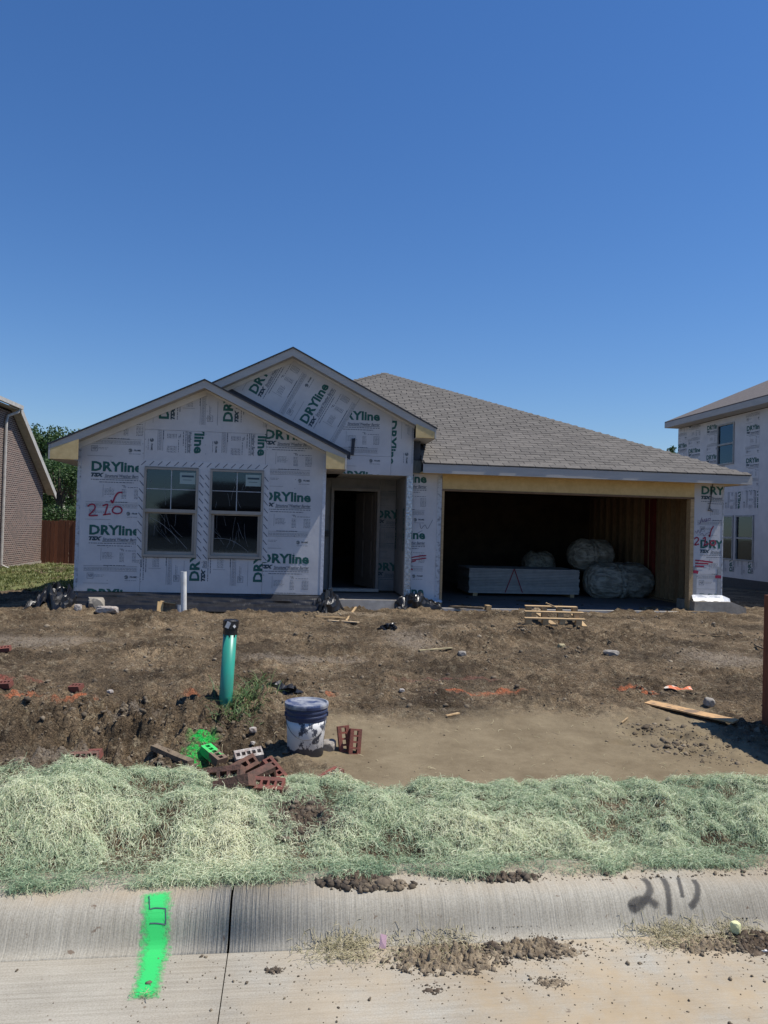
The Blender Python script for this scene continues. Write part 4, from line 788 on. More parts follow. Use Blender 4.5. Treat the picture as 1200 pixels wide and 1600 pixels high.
crumple('plastic_sheet', [(HX+XL-.55, yA-.15, 0), (HX+XL-.2, yA-.25, 0), (HX+XL+.1, yA-.32, 0)], .30, .30, 21, 'crumpled heap of black plastic at the left corner of the house')
b = MB(); n = 120; m_ = 10; x0, x1 = HX+XL+.08, HX+XR+.02
for i in range(n+1):
    x = x0+(x1-x0)*i/n
    for j in range(m_+1):
        s = j/m_; f = abs(float(pn(x*.7+s*1.5, s*3.0, 90)))+.2*abs(float(pn(x*2.2+s*2, s*5, 91)))
        b.v.append((x, yA-.015-.30*s**1.3-.07*f*math.sin(math.pi*min(1, s*1.1+.05)), (ZB-.012)*(1-s)+s*.135+.02*f-(.0 if s < .9 else .03)))
for i in range(n):
    for j in range(m_): k = i*(m_+1)+j; b.f.append((k, k+1, k+m_+2, k+m_+1))
tag(b.build('plastic_sheet', M_poly, loc=(x0, yA, .1)), 'long black plastic skirt stretched below the two windows along the foundation', 'plastic sheet')
crumple('plastic_sheet', [(HX+XR-.12, yA-.25, 0), (HX+XR+.1, yA-.05, 0), (HX+XR+.22, yA+.25, 0)], .2, .26, 33, 'bunched black plastic at the left side of the entry step')
crumple('plastic_sheet', [(HX+3.55, yA+.62, 0), (HX+3.9, yA+.66, 0), (HX+4.45, yA+.75, 0)], .17, .2, 47, 'bunched shiny black plastic under the narrow pier left of the garage')
# ------------------------------------------------------------------ garage contents
gy = lambda px, py, z: on_z(px, py, z)
c0 = on_z(733, 927, .17); c1 = on_z(905, 931, .17); yS = (c0[1]+c1[1])/2; xs0, xs1 = on_y(733, 910, yS)[0], on_y(905, 910, yS)[0]; ztop = on_y(820, 889, yS)[2]
stack = thing('drywall_stack', 'low stack of drywall sheets with red straps on the garage floor', 'drywall', ((xs0+xs1)/2, yS, .12))
hx = (xs1-xs0)/2; nS = 16; th = (ztop-.19)/nS; dm = None
for k in range(nS):
    if dm is None: dm = MB().box(-hx, hx, 0, 1.2, 0, th*.85); o = dm.build('drywall_sheet', M_dry, stack); dmo = o
    else: o = dmo.copy(); COL.objects.link(o); o.parent = stack
    o.location = (random.uniform(-.012, .012), random.uniform(-.01, .01), .07+k*th)
for xx in (-hx+.15, hx-.15): MB().box(xx-.05, xx+.05, 0.02, 1.1, 0, .069).build('spacer_block', M_wood, stack)
cx_ = on_y(803, 900, yS)[0]-(xs0+xs1)/2; bx1 = on_y(789, 925, yS)[0]-(xs0+xs1)/2; bx2 = on_y(816, 925, yS)[0]-(xs0+xs1)/2
for e in (bx1, bx2):
    vs, fs = stroke([(cx_, -.016, ztop-.12), ((cx_+e)/2, -.016, (ztop-.12+.09)/2), (e, -.016, .09)], (0, -1, 0), .02); MB().add(vs, fs).build('strap', M_strap, stack)
def bag(px0, px1, py0, py1, yw, seed, label):
    cy_ = (py0+py1)/2; a = on_y(px0, cy_, yw); c = on_y(px1, cy_, yw); t = on_y((px0+px1)/2, py0, yw)[2]; bt = on_y((px0+px1)/2, py1, yw)[2]; cx = (a[0]+c[0])/2; L_ = (c[0]-a[0])/2; R_ = (t-bt)/2; cz = (t+bt)/2
    vs = []; n, m2 = 44, 40
    for i in range(n+1):
        u = i/n*2-1; rr_ = (1-abs(u)**4.5)**.5*R_
        for j in range(m2):
            an = 2*math.pi*j/m2; w = 1+.08*float(pn(u*3+5, math.cos(an)*2+seed, seed))-.09*abs(float(pn(u*4+math.sin(an)*1.5, math.cos(an)*2.5, seed+1)))-.05*abs(float(pn(u*11, math.sin(an)*4, seed+3))); w *= 1-.12*(abs(u+.15) < .03); r2 = max(rr_, .01)*w; vs.append((u*L_, r2*math.cos(an), r2*math.sin(an)*1.0))
    fs = [(i*m2+j, i*m2+(j+1) % m2, (i+1)*m2+(j+1) % m2, (i+1)*m2+j) for i in range(n) for j in range(m2)]
    b = MB().add(vs, fs); o = b.build('insulation_roll', M_bag, smooth=True); o.location = (cx, yw, cz); o.rotation_euler = (0, 0, .12); tag(o, label, 'insulation roll', 'plastic wrapped insulation rolls in the garage'); return o
bag(910, 1022, 878, 939, yS+.25, 3, 'largest plastic wrapped insulation roll lying on the garage floor right of the drywall'); bag(887, 958, 842, 893, yS+.9, 7, 'smaller wrapped insulation roll resting behind and above the largest roll')
bag(816, 866, 861, 905, yS+1.9, 9, 'dim wrapped insulation roll behind the drywall stack')
# ------------------------------------------------------------------ yard objects
def rot3(rx, ry, rz): return Euler((rx, ry, rz), 'XYZ').to_matrix()
# two white pipes by the windows
def pipe(name, px, ptop, pbot, dia, m, label, cat, lean=(0, 0), group=None, cap=None):
    p = on_y(px, pbot, 12.74); D = p@Fv; r = dia/2; top = on_y(px, ptop, p[1]+lean[1]); h = top[2]-p[2]
    t = thing(name, label, cat, tuple(p), group)
    b = MB(); b.tube([(0, 0, -.15), (0, 0, 0), (top[0]-p[0], lean[1], h)], r, 24, cap=False); b.tube([(0, 0, -.15), (top[0]-p[0], lean[1], h)], r*.86, 24, cap=False)
    o = b.build('pipe_body', m, t, smooth=True); return t, (top[0]-p[0], lean[1], h), r
t, tp, r = pipe('white_pipe', 287, 893, 955, .095, M_pvc, 'tall white pvc pipe standing in the soil before the windows', 'pipe'); MB().lathe([(r*.84, -.012), (r*.84, -.01)], 20, tp).build('pipe_shade_disc', M_cap, t)  # black disc imitates the shade inside the pipe mouth
t, tp, r = pipe('white_pipe', 281.5, 945, 959, .085, M_pvc, 'short cut stub of white pvc pipe in front of the tall one', 'pipe'); MB().tube([(0, 0, .1), (.03, 0, .19), (.06, 0, .12)], .012, 6).build('pull_string', M_yell, t)
# green sewer cleanout
p = PG(353, 1086); top = on_y(361, 968, p[1]+.02); h = top[2]-p[2]; lean = (top[0]-p[0], .02)
t = thing('sewer_pipe', 'green sewer riser pipe with black taped cap leaning beside the weeds', 'pipe', tuple(p))
MB().tube([(0, 0, -.15), (0, 0, 0), (lean[0]*.80, lean[1]*.8, h*.80)], .058, 28).build('pipe_body', M_green, t, smooth=True)
MB().tube([(lean[0]*.785, .016, h*.775), (lean[0]*.9, .018, h*.88), (lean[0]*.905, .018, h*.885), (lean[0]*.99, .02, h*.985), (lean[0], .02, h)], [.061, .061, .068, .068, .056], 8).build('taped_cap', M_cap, t)
MB().obox((lean[0]-.02, -.047, h*.94), (.035, .006, .055), rot3(0, .4, 0)).build('scuff', M_scuff, t)
MB().obox((lean[0]+.035, -.042, h*.92), (.022, .006, .022), rot3(0, .8, .7)).build('scuff', M_scuff, t)
# weeds
def blades(name, c, n, L0, L1, spread, m, seed, w=.006, up=(.5, 1.3), **kw):
    r_ = np.random.default_rng(seed); an = r_.random(n)*2*np.pi; el = r_.uniform(*up, n); Ln = r_.uniform(L0, L1, n); k = 5
    bx = c[0]+r_.normal(0, spread, n); by = c[1]+r_.normal(0, spread, n); bz = surf_z(bx, by)-.01 if kw.pop('ground', True) else c[2]+r_.uniform(0, .02, n)
    V_ = []; ps = np.stack([bx, by, bz], 1); e = el.copy(); sd = np.stack([-np.sin(an), np.cos(an), 0*an], 1); wd = w*r_.uniform(.6, 1.4, n)
    for i in range(k+1):
        ww = (wd*(1-(i/k)**2*.92))[:, None]/2; V_.append(ps-sd*ww); V_.append(ps+sd*ww)
        ps = ps+(Ln/k)[:, None]*np.stack([np.cos(an)*np.cos(e), np.sin(an)*np.cos(e), np.sin(e)], 1); e = e-r_.uniform(.1, .5, n)
    V_ = np.stack(V_, 1); idx = np.arange(n)[:, None]*(2*(k+1)); F_ = np.stack([np.stack([idx[:, 0]+2*i, idx[:, 0]+2*i+1, idx[:, 0]+2*i+3, idx[:, 0]+2*i+2], 1) for i in range(k)], 1).reshape(-1, 4)
    tone = np.repeat(r_.random(n), k); return npmesh(name, V_.reshape(-1, 3), F_, m, tone, **kw)
c = PG(383, 1100); t = thing('weed_clump', 'clump of long bladed green weeds growing beside the green pipe', 'weeds', tuple(c))
for k, (px, py, n, sp, L1) in enumerate(((372, 1096, 120, .07, .36), (390, 1090, 110, .09, .34), (385, 1112, 120, .08, .2), (372, 1118, 60, .05, .14), (348, 1104, 50, .05, .2), (400, 1072, 30, .05, .3))):
    o = blades('grass_blades', PG(px, py), n, .08, L1, sp, M_weed, 70+k, w=.009, kind='stuff'); o.parent = t; o.matrix_parent_inverse = Matrix.Translation(tuple(c)).inverted()
# bucket
p = PG(477, 1176); bk = thing('paint_bucket', 'white bucket splattered with dark paint under a dark blue lid', 'bucket', (p[0], p[1]+.02, p[2]-.015))
MB().lathe([(.125, 0), (.133, .006), (.141, .19), (.146, .262)], 48).build('bucket_body', M_splat, bk, smooth=True)
MB().lathe([(.1475, .262), (.150, .27), (.150, .29), (.156, .292), (.156, .302), (.151, .305), (.151, .322), (.158, .325), (.158, .337), (.153, .34), (.153, .352), (.146, .355)], 48).build('bucket_collar', M_blue, bk, smooth=False)
MB().lathe([(.150, .353), (.162, .356), (.164, .375), (.161, .386), (.150, .387), (.146, .380), (.142, .374), (.02, .377)], 48).build('bucket_lid', mat('lid_dusty', (.04, .06, .14), (.34, .35, .37), rough=.45, scale=9, con=(.38, .6)), bk)
pts = [(.153*math.cos(a), .153*math.sin(a)-.008, .30-.155*math.sin((a-math.pi)/math.pi*math.pi)) for a in np.linspace(math.pi+.05, 2*math.pi-.05, 20)]
MB().tube(pts, .0025, 6).build('bucket_handle', mat('wire', (.2, .2, .2), rough=.4, metal=.8), bk)
for s in (-1, 1): MB().obox((s*.152, -.012, .302), (.02, .03, .03)).build('handle_ear', M_blue, bk)
def part_sprayed():
    m = bpy.data.materials.new('brick_half_sprayed'); m.use_nodes = True; t = m.node_tree; L = t.links; b = t.nodes['Principled BSDF']; b.inputs['Roughness'].default_value = .85
    tc = nd(t, 'ShaderNodeTexCoord'); sx = nd(t, 'ShaderNodeSeparateXYZ'); L.new(tc.outputs['Object'], sx.inputs[0]); n = nd(t, 'ShaderNodeTexNoise'); n.inputs['Scale'].default_value = 30; n.inputs['Detail'].default_value = 6; L.new(tc.outputs['Object'], n.inputs[0])
    a = nd(t, 'ShaderNodeMath', operation='MULTIPLY_ADD'); L.new(sx.outputs[0], a.inputs[0]); a.inputs[1].default_value = 3.2; L.new(n.outputs[0], a.inputs[2]); r = nd(t, 'ShaderNodeValToRGB'); r.color_ramp.elements[0].position = .38; r.color_ramp.elements[1].position = .58
    r.color_ramp.elements[0].color = (.04, .55, .12, 1); r.color_ramp.elements[1].color = (.17, .115, .08, 1); L.new(a.outputs[0], r.inputs[0]); L.new(r.outputs[0], b.inputs['Base Color']); return m
M_brickgreen = part_sprayed()
# bricks with core holes
def brick_mesh(L_=.192, W_=.088, T_=.057, nh=5):
    b = MB(); nx_ = 2*nh+1; xs_ = [0]; wh = L_/(nh*1.0+ (nh+1)*.42)
    for i in range(nx_): xs_.append(xs_[-1]+(wh*.42 if i % 2 == 0 else wh))
    s = L_/xs_[-1]; xs_ = [x*s-L_/2 for x in xs_]; yy = [-W_/2, -W_*.19, W_*.19, W_/2]
    for z, fl in ((T_/2, False), (-T_/2, True)):
        for i in range(nx_):
            for j in range(3):
                if j == 1 and i % 2 == 1: continue
                q = [(xs_[i], yy[j], z), (xs_[i+1], yy[j], z), (xs_[i+1], yy[j+1], z), (xs_[i], yy[j+1], z)]; b.add(q[::-1] if fl else q, [(0, 1, 2, 3)])
    for i in range(1, nx_, 2):
        a0, a1, c0_, c1_ = xs_[i], xs_[i+1], yy[1], yy[2]; cs = [(a0, c0_), (a1, c0_), (a1, c1_), (a0, c1_)]
        for k in range(4): (ax, ay), (bx_, by_) = cs[k], cs[(k+1) % 4]; b.add([(ax, ay, -T_/2), (bx_, by_, -T_/2), (bx_, by_, T_/2), (ax, ay, T_/2)], [(3, 2, 1, 0)])
    cs = [(-L_/2, -W_/2), (L_/2, -W_/2), (L_/2, W_/2), (-L_/2, W_/2)]
    for k in range(4): (ax, ay), (bx_, by_) = cs[k], cs[(k+1) % 4]; b.add([(ax, ay, -T_/2), (bx_, by_, -T_/2), (bx_, by_, T_/2), (ax, ay, T_/2)], [(0, 1, 2, 3)])
    return b
bmesh5 = {}
def brick(px, py, rx, ry, rz, m, label, lift=.028, nh=5, L_=.192, group='loose cored bricks around the bucket'):
    key = (nh, L_, m.name)
    if key not in bmesh5: q = brick_mesh(L_=L_, nh=nh); me = bpy.data.meshes.new('brick'); me.from_pydata(q.v, [], q.f); me.materials.append(m); bmesh5[key] = me
    o = bpy.data.objects.new('brick', bmesh5[key]); COL.objects.link(o); p = PG(px, py); o.location = (p[0], p[1], p[2]+lift); o.rotation_euler = Euler((math.radians(rx), math.radians(ry), math.radians(rz)), 'XYZ'); tag(o, label, 'brick', group); return o
# upright bricks: length along z -> rotate about y 90, hole face towards camera
def brick_R(px, py, R, m, label, lift, nh=5): o = brick(px, py, 0, 0, 0, m, label, lift, nh); o.rotation_mode = 'QUATERNION'; o.rotation_quaternion = R.to_quaternion(); return o
def basis(l, n):   # length axis l, hole-face normal n
    l = Vector(l).normalized(); n = Vector(n); n = (n-l*n.dot(l)).normalized(); w = n.cross(l); return Matrix((l, w, n)).transposed()
brick_R(537, 1172, basis((-.12, .25, 1), (.1, -1, .25)), M_brick, 'red brick standing on end right of the bucket, nearer to the bucket', .085, 4)
brick_R(554, 1176, basis((.08, .25, 1), (.1, -1, .25)), M_brick, 'red brick standing on end right of the bucket, the outermost of the two', .08, 4)
brick_R(333, 1190, basis((.75, -.75, -.35), (.35, -.35, 1)), M_brickgreen, 'brick tipped up and sprayed bright green beside the green stain', .045)
brick_R(380, 1212, basis((.75, .55, .25), (-.2, -.9, .5)), M_brickmud, 'muddy brick with open cores under the mortar covered one', .06, 3)
brick_R(352, 1222, basis((.9, -.35, .2), (-.1, -.8, .55)), M_brickmud, 'muddy broken brick at the left end of the heap', .03, 3)
brick_R(366, 1234, basis((.9, -.3, .3), (.3, -.5, -.9)), M_brickmud, 'muddy brick half sunk in the front of the heap', .03)
brick_R(428, 1222, basis((.62, -.5, -.55), (.55, -.6, .75)), M_brick, 'red brick leaning steeply at the right end of the heap', .07)
brick_R(402, 1228, basis((.8, .45, .25), (.1, .9, .3)), M_brickmud, 'dark brown brick lying flat in the middle of the heap', .035)
brick_R(414, 1236, basis((.95, -.2, 0), (0, -.4, 1)), M_brick, 'reddish broken brick at the foot of the leaning one', .02)
brick_R(515, 1217, basis((.8, .7, .2), (-.4, -.4, 1)), M_brick, 'brick half buried beside the green matting below the bucket', .01)
brick_R(130, 1190, basis((1, .1, 0), (0, -.4, 1)), M_brickmud, 'brick lying flat in the rough soil at the left above the matting', .02)
o = brick_R(388, 1200, basis((.95, .25, .1), (0, -.5, 1)), M_mortar, 'brick caked in pale mortar on top of the heap', .085); 
for px, py, lab in ((8, 1016, 'dull red brick at the left edge of the photo'), (8, 1072, 'red brick fragment in the dust below the brick at the left edge'), (119, 1077, 'small red brick fragment beside the orange line'), (145, 1183, 'red brick fragment touching the flat muddy brick')):
    brick_R(px, py, basis((1, random.uniform(-.5, .5), .1), (.1, -.3, 1)), M_brick, lab, .015, 3).scale = (.6, .9, .9)
def board(name, pa, pb, w, th, m, label, cat='plank', lift=.015, roll=0, pts=None, jit=.004):
    a = PG(*pa); c = PG(*pb); a = Vector(a)+Vector((0, 0, lift)); c = Vector(c)+Vector((0, 0, lift)); d = (c-a); l = d.length; d.normalize(); side = d.cross(Vector((0, 0, 1))).normalized(); up = side.cross(d).normalized()
    R = Matrix((d, side, up)).transposed(); R = R @ Matrix.Rotation(roll, 3, 'X'); mid = (a+c)/2; b = MB(); n = 8
    for i in range(n+1):
        x = -l/2+l*i/n; ww = w/2*(1+random.uniform(-.04, .04))
        for yy, zz_ in ((-ww, -th/2), (ww, -th/2), (ww, th/2), (-ww, th/2)): b.v.append(tuple(R @ Vector((x, yy, zz_+random.uniform(-jit, jit)/2))))
    for i in range(n):
        for k in range(4): b.f.append((i*4+k, i*4+(k+1) % 4, (i+1)*4+(k+1) % 4, (i+1)*4+k))
    b.f += [(3, 2, 1, 0), (n*4, n*4+1, n*4+2, n*4+3)]; o = b.build(name, m); o.location = mid; return tag(o, label, cat)
board('plank', (240, 1174), (298, 1199), .055, .035, M_oldwood, 'weathered grey brown plank left of the green sprayed brick', lift=.03)
board('plank', (289, 1207), (308, 1197), .014, .012, M_oldwood, 'thin wood splinter below the weathered plank', 'splinter')
board('plywood_strip', (1012, 1100), (1150, 1131), .16, .012, M_ply, 'long tan plywood strip half covered by mud at the right', 'plywood', lift=.02)
board('plank', (1062, 903+54), (1104, 957), .03, .02, M_wood, 'thin pale stick lying right of the garage footing', 'stick'); 
board('plank', (697, 1121), (717, 1117), .025, .01, M_wood, 'short pale stick on the smooth mud in the middle', 'stick')
board('plank', (971, 1132), (981, 1124), .012, .01, M_wood, 'short pale stick on the mud left of the plywood strip', 'stick')
board('plank', (492, 964), (540, 967), .05, .02, M_wood, 'pale board offcut before the entry step', 'offcut'); board('plank', (513, 971), (560, 974), .09, .015, mat('wood_chips', (.55, .42, .26), (.3, .22, .14), rough=.9, scale=20), 'splintered pale offcut nearest the camera before the entry', 'offcut')
board('plank', (541, 972), (556, 950), .035, .02, M_wood, 'yellowish stick pointing at the entry step', 'stick'); board('plank', (480, 1165), (480.5, 1164.4), .01, .01, M_wood, 'tiny chip beside the bucket', 'chip') if False else None
board('plank', (655, 1018), (706, 1014), .04, .012, M_straw, 'pale lath on the soil below the narrow pier', 'lath'); board('plank', (1180, 1010), (1196, 1016), .03, .02, M_oldwood, 'dark stick beside the wooden enclosure', 'stick')
board('plank', (1078, 993), (1132, 996), .02, .012, M_wood, 'long pale lath lying right of the pallet below the footing', 'lath')
o = board('plank', (703, 951), (757, 954), .09, .035, M_oldwood, 'dark timber offcut against the left end of the garage slab', 'offcut', lift=.04)
p = PG(762, 954); tag(MB().obox((0, 0, 0), (.10, .09, .09), rot3(.1, .05, .3)).build('wood_block', M_wood, loc=None), 'small pale wood block at the garage slab edge', 'block').location = (p[0], p[1], p[2]+.05)
p = PG(549, 949); tag(MB().box(-.05, .05, -.02, .02, -.1, .13).build('wood_stake', M_oldwood), 'short square wooden stake before the entry slab', 'stake').location = tuple(p)
# box of scrap wood by the pipes
p = on_y(262, 956, 12.78); sb = thing('scrap_box', 'broken wooden box end standing against the black plastic beside the white pipes', 'wood scrap', tuple(p))
MB().obox((-.12, -.02, .07), (.10, .02, .19), rot3(-.15, .12, .5)).build('pale_side', mat('fresh_wood', (.62, .42, .2), rough=.8), sb); MB().obox((.02, .03, .07), (.2, .02, .17), rot3(-.1, 0, -.25)).build('dark_side', M_oldwood, sb); MB().obox((.0, .0, .15), (.26, .05, .015), rot3(.1, .1, -.3)).build('top_slat', M_wood, sb)
# stones
def stone(px, py, s, m, label, cat='stone', seed=0, lift=0, group=None):
    bm = bmesh.new(); bmesh.ops.create_icosphere(bm, subdivisions=3, radius=1)
    for v in bm.verts: q = v.co; k = 1+.22*float(pn(q.x*1.5+seed, q.y*1.5+q.z, seed))+.1*float(pn(q.x*4, q.y*4+q.z*3, seed+1)); v.co = Vector((max(-.8, min(.8, q.x*k))*s[0], max(-.8, min(.8, q.y*k))*s[1], max(-.75, min(.75, q.z*k))*s[2]))
    me = bpy.data.meshes.new('stone'); bm.to_mesh(me); bm.free(); o = link('stone', me, m); p = PG(px, py); o.location = (p[0], p[1], p[2]+s[2]*.35+lift); o.rotation_euler.z = seed; return tag(o, label, cat, group)
stone(512, 1170, (.075, .07, .06), M_stone, 'grey broken concrete chunk between the bucket and the standing bricks', 'concrete chunk', 3)
stone(150, 950, (.32, .16, .16), M_conc, 'grey concrete lump against the left foot of the house', 'concrete lump', 5); stone(168, 955, (.22, .1, .07), M_mortar, 'pale crumbly mortar spill in front of the concrete lump', 'mortar', 6); stone(122, 952, (.07, .07, .07), M_mortar, 'small white stone between the plastic heap and the concrete lump', 'stone', 8)
stone(722, 1011+12, (.07, .06, .04), M_stone, 'grey flat stone on the soil in the middle of the yard', 'stone', 11); stone(955, 1023, (.12, .07, .05), M_stone, 'flat grey stone below the garage right of the pallet', 'stone', 12); stone(877, 1011, (.06, .05, .04), M_straw, 'small tan stone below the pallet', 'stone', 13); stone(1108, 1100, (.08, .05, .05), M_stone, 'grey stone behind the muddy plywood strip', 'stone', 14)
for k, (px, py, s) in enumerate(((395, 1142, .035), (172, 1082, .03), (395, 1162, .02), (628, 1080, .03))): stone(px, py, (s, s, s*.7), M_mortar, ('pale pebble below the weeds', 'pale pebble right of the brick fragment at the left', 'tiny pale pebble between weeds and bucket', 'pale pebble right of the weeds')[k], 'pebble', 30+k)
# crumpled tape flag
p = PG(1058, 1079); b = MB()
for i in range(13):
    t_ = i/12; x = -.14+.28*t_; b.v += [(x, .03+.02*math.sin(t_*7)-.05*t_, .02+.03*abs(math.sin(t_*5))), (x, -.025+.02*math.sin(t_*7)-.05*t_, .015+.015*abs(math.sin(t_*5+1)))]
for i in range(12): b.f.append((2*i, 2*i+1, 2*i+3, 2*i+2))
o = tag(b.build('tape_scrap', M_flag), 'twisted orange and white tape scrap above the plywood strip', 'tape'); o.location = tuple(p)
# black scraps in the yard
for k, (px, py, s, lab) in enumerate(((441, 1083, .17, 'shredded black plastic scrap right of the weeds'), (605, 981, .12, 'small black plastic scrap below the entry step'))):
    q = PG(px, py); crumple('plastic_scrap', [(q[0]-s, q[1], 0), (q[0], q[1]+.03, 0), (q[0]+s, q[1]-.02, 0)], .05, .05, 60+k, lab, 'plastic scrap', nv=8)
# pallet
pc_ = PG(862, 975); pc_[2] += .045; pal = thing('wooden_pallet', 'broken pale wooden pallet lying flat before the garage', 'pallet', (pc_[0], pc_[1], pc_[2]+.0))
pal.rotation_euler = (.075, 0, 0); pal.location.z += .02
ang = -.06; R = Matrix.Rotation(ang, 3, 'Z'); bo = None; blk = None
for j, (yy, x0, x1) in enumerate(((-.50, -.57, .37), (.06, -.43, .53), (.56, -.30, .58))):
    o = MB().obox(R @ Vector(((x0+x1)/2, yy, .115)), (x1-x0, .085, .02), R).build('deck_board', M_wood, pal)
    for x in np.arange(x0+.06, x1, .26):
        c = R @ Vector((x, yy, .065))
        if blk is None: blk = MB().obox((0, 0, 0), (.09, .08, .078), R).build('block', M_wood, pal, loc=(0, 0, 0)); blk.location = c
        else: o = blk.copy(); COL.objects.link(o); o.location = c
MB().obox(R @ Vector((.43, .02, .014)), (.09, 1.15, .02), R @ Matrix.Rotation(-.14, 3, 'Z')).build('bottom_board', M_wood, pal); MB().obox(R @ Vector((-.1, .02, .014)), (.09, 1.1, .02), R).build('bottom_board', M_wood, pal)
MB().obox(R @ Vector((.12, .48, .15)), (.2, .025, .02), rot3(0, .35, -.4)).build('loose_slat', M_wood, pal)
# wooden enclosure at the right edge
p0 = PG(1192, 1134); ang = math.atan2(-1.6, .05); hh = on_y(1192, 930, p0[1])[2]-p0[2]
enc = thing('board_enclosure', 'red brown wooden board enclosure at the right edge of the yard', 'enclosure', (p0[0]+.03, p0[1], p0[2]))
R = Matrix.Rotation(ang, 3, 'Z'); LE = 3.4
MB().obox((.03, 0, hh/2-.1), (.085, .085, hh+.2)).build('corner_post', M_redwood, enc); nb = 9; bh = hh/nb; eb = None
for k in range(nb):
    if eb is None: eb = MB().obox((0, 0, 0), (LE, .024, bh-.008), R).build('board', M_redwood, enc)
    else: o = eb.copy(); COL.objects.link(o); eb = eb; 
    oo = eb if k == 0 else o; oo.location = R @ Vector((LE/2+.05, -.0, 0))+Vector((.02, 0, bh*(k+.5)))
for k in range(1, 4): c = R @ Vector((k*LE/3+.0, .055, 0)); MB().obox((c.x+.02, c.y, hh/2-.1), (.08, .08, hh+.2), R).build('post', M_redwood, enc)
eb2 = None
for k in range(nb):  # far side running right
    o = MB().obox((0, 0, 0), (1.8, .024, bh-.008)).build('board', M_redwood, enc) if eb2 is None else eb2.copy()
    if eb2 is not None: COL.objects.link(o)
    eb2 = o; o.location = (.98, .03, bh*(k+.5))
# ------------------------------------------------------------------ paint on kerb and street
def sprayed(name, path, w, m, label, uvlen=None):
    pts = [hit(x, y, kerb_z, 1.5, 6) for x, y in smooth_pts(path, 7)]
    def nr(p): e = .004; dz = (float(kerb_z(0, p[1]+e))-float(kerb_z(0, p[1]-e)))/(2*e); return Vector((0, -dz, 1)).normalized()
    vs, fs = stroke(pts, nr, w); b = MB().add(vs, fs); me_o = b.build(name, m, loc=tuple(vs[len(vs)//2])); me = me_o.data; uv = me.uv_layers.new(name='UVMap'); n = len(pts)-1
    for i, pl_ in enumerate(me.polygons):
        for li, (u, v) in zip(pl_.loop_indices, ((0, i/n), (1, i/n), (1, (i+1)/n), (0, (i+1)/n))): uv.data[li].uv = (u, v)
    return tag(me_o, label, 'paint mark')
sprayed('paint_stripe', [(246, 1392), (245, 1410), (244, 1430), (243, 1450), (243, 1470), (241, 1490), (236, 1515), (230, 1540), (224, 1566)], [.165]*40+[.14]*20, M_sgreen, 'bright green spray paint stripe running down the kerb onto the street')
g1 = thing('painted_number', 'faded dark spray painted number on the kerb face at the right', 'paint mark', tuple(hit(1040, 1400, kerb_z, 1.5, 6)))
def add_digit(path, w):
    o = sprayed('digit', path, w, M_sblack, 'x'); del o['label']; del o['category']; o.parent = g1; o.location = Vector(o.location)-Vector(g1.location)
def zk(L): return [(950+x/4.8, 1340+y/4.8) for x, y in L]
add_digit(zk([(235, 150), (290, 180), (315, 240), (290, 300), (250, 350), (200, 385), (175, 350), (215, 320), (280, 315), (340, 335), (385, 390)]), .05); add_digit(zk([(410, 150), (440, 210), (455, 290), (460, 360), (465, 435)]), .045); add_digit(zk([(525, 150), (545, 220), (560, 300)]), .028); add_digit(zk([(640, 160), (670, 220), (668, 290), (640, 345), (610, 370)]), .042)
# imprint lines in the stripe
b = MB()
for L_ in ([(235, 1421), (243, 1419), (259, 1420)], [(234, 1443), (246, 1443), (259, 1445)], [(259, 1420), (259, 1445)], [(233, 1400), (234, 1421)]):
    pts = [hit(x, y, lambda a, c: kerb_z(a, c)+.003, 1.5, 6) for x, y in smooth_pts(L_, 4)]; vs, fs = stroke(pts, (0, -.7, .7), .004); b.add(vs, fs)
tag(b.build('kerb_imprint', M_dash), 'thin rectangular imprint in the kerb under the green paint', 'imprint')
# ------------------------------------------------------------------ soil clods, heaps, straw
ico = None
def clods(name, P, S_, m, seed, label=None, cat=None, kind='stuff', flat=.7, **kw):
    global ico
    if ico is None:
        bm = bmesh.new(); bmesh.ops.create_icosphere(bm, subdivisions=1, radius=1); iv = np.array([v.co[:] for v in bm.verts]); fi = np.array([[v.index for v in f.verts] for f in bm.faces]); bm.free(); ico = (iv, fi)
    iv, fi = ico; r_ = np.random.default_rng(seed); n = len(P); q = r_.uniform(.45, 1.45, (n, len(iv), 1))*iv[None]; q = q*np.stack([r_.uniform(.7, 1.3, n), r_.uniform(.7, 1.3, n), r_.uniform(.5, 1, n)*flat/.7], 1)[:, None, :]
    a = r_.random(n)*6.28; c, s = np.cos(a)[:, None], np.sin(a)[:, None]; x = q[..., 0]*c-q[..., 1]*s; y = q[..., 0]*s+q[..., 1]*c; q = np.stack([x, y, q[..., 2]], -1)*S_[:, None, None]+P[:, None, :]
    F_ = (fi[None]+np.arange(n)[:, None, None]*len(iv)).reshape(-1, 3); o = npmesh(name, q.reshape(-1, 3), F_, m, np.repeat(np.clip(r_.normal(.45, .25, n), 0, 1), len(fi)), kind=kind, **kw)
    if label: o['label'] = label; o['category'] = cat
    return o
n = 17000; x = rng.uniform(-3.6, 7.5, n*3); y = 4.7+ (rng.random(n*3)**1.15)*8.6; dens = sst(-.25, .5, fbm(x, y, 1.1, 3, 15))*(1-.97*silt(x, y))+.12*(1-silt(x, y))+2*ell(x, y, -1.0, 6.1, .9, .7)+1.6*ell(x, y, 3.5, 6.0, .5, .4)
k = rng.random(n*3) < dens*.6; x, y = x[k][:n], y[k][:n]; s_ = np.minimum(.032, .0045*(1+rng.pareto(2.6, len(x))*1.1)); z = surf_z(x, y)
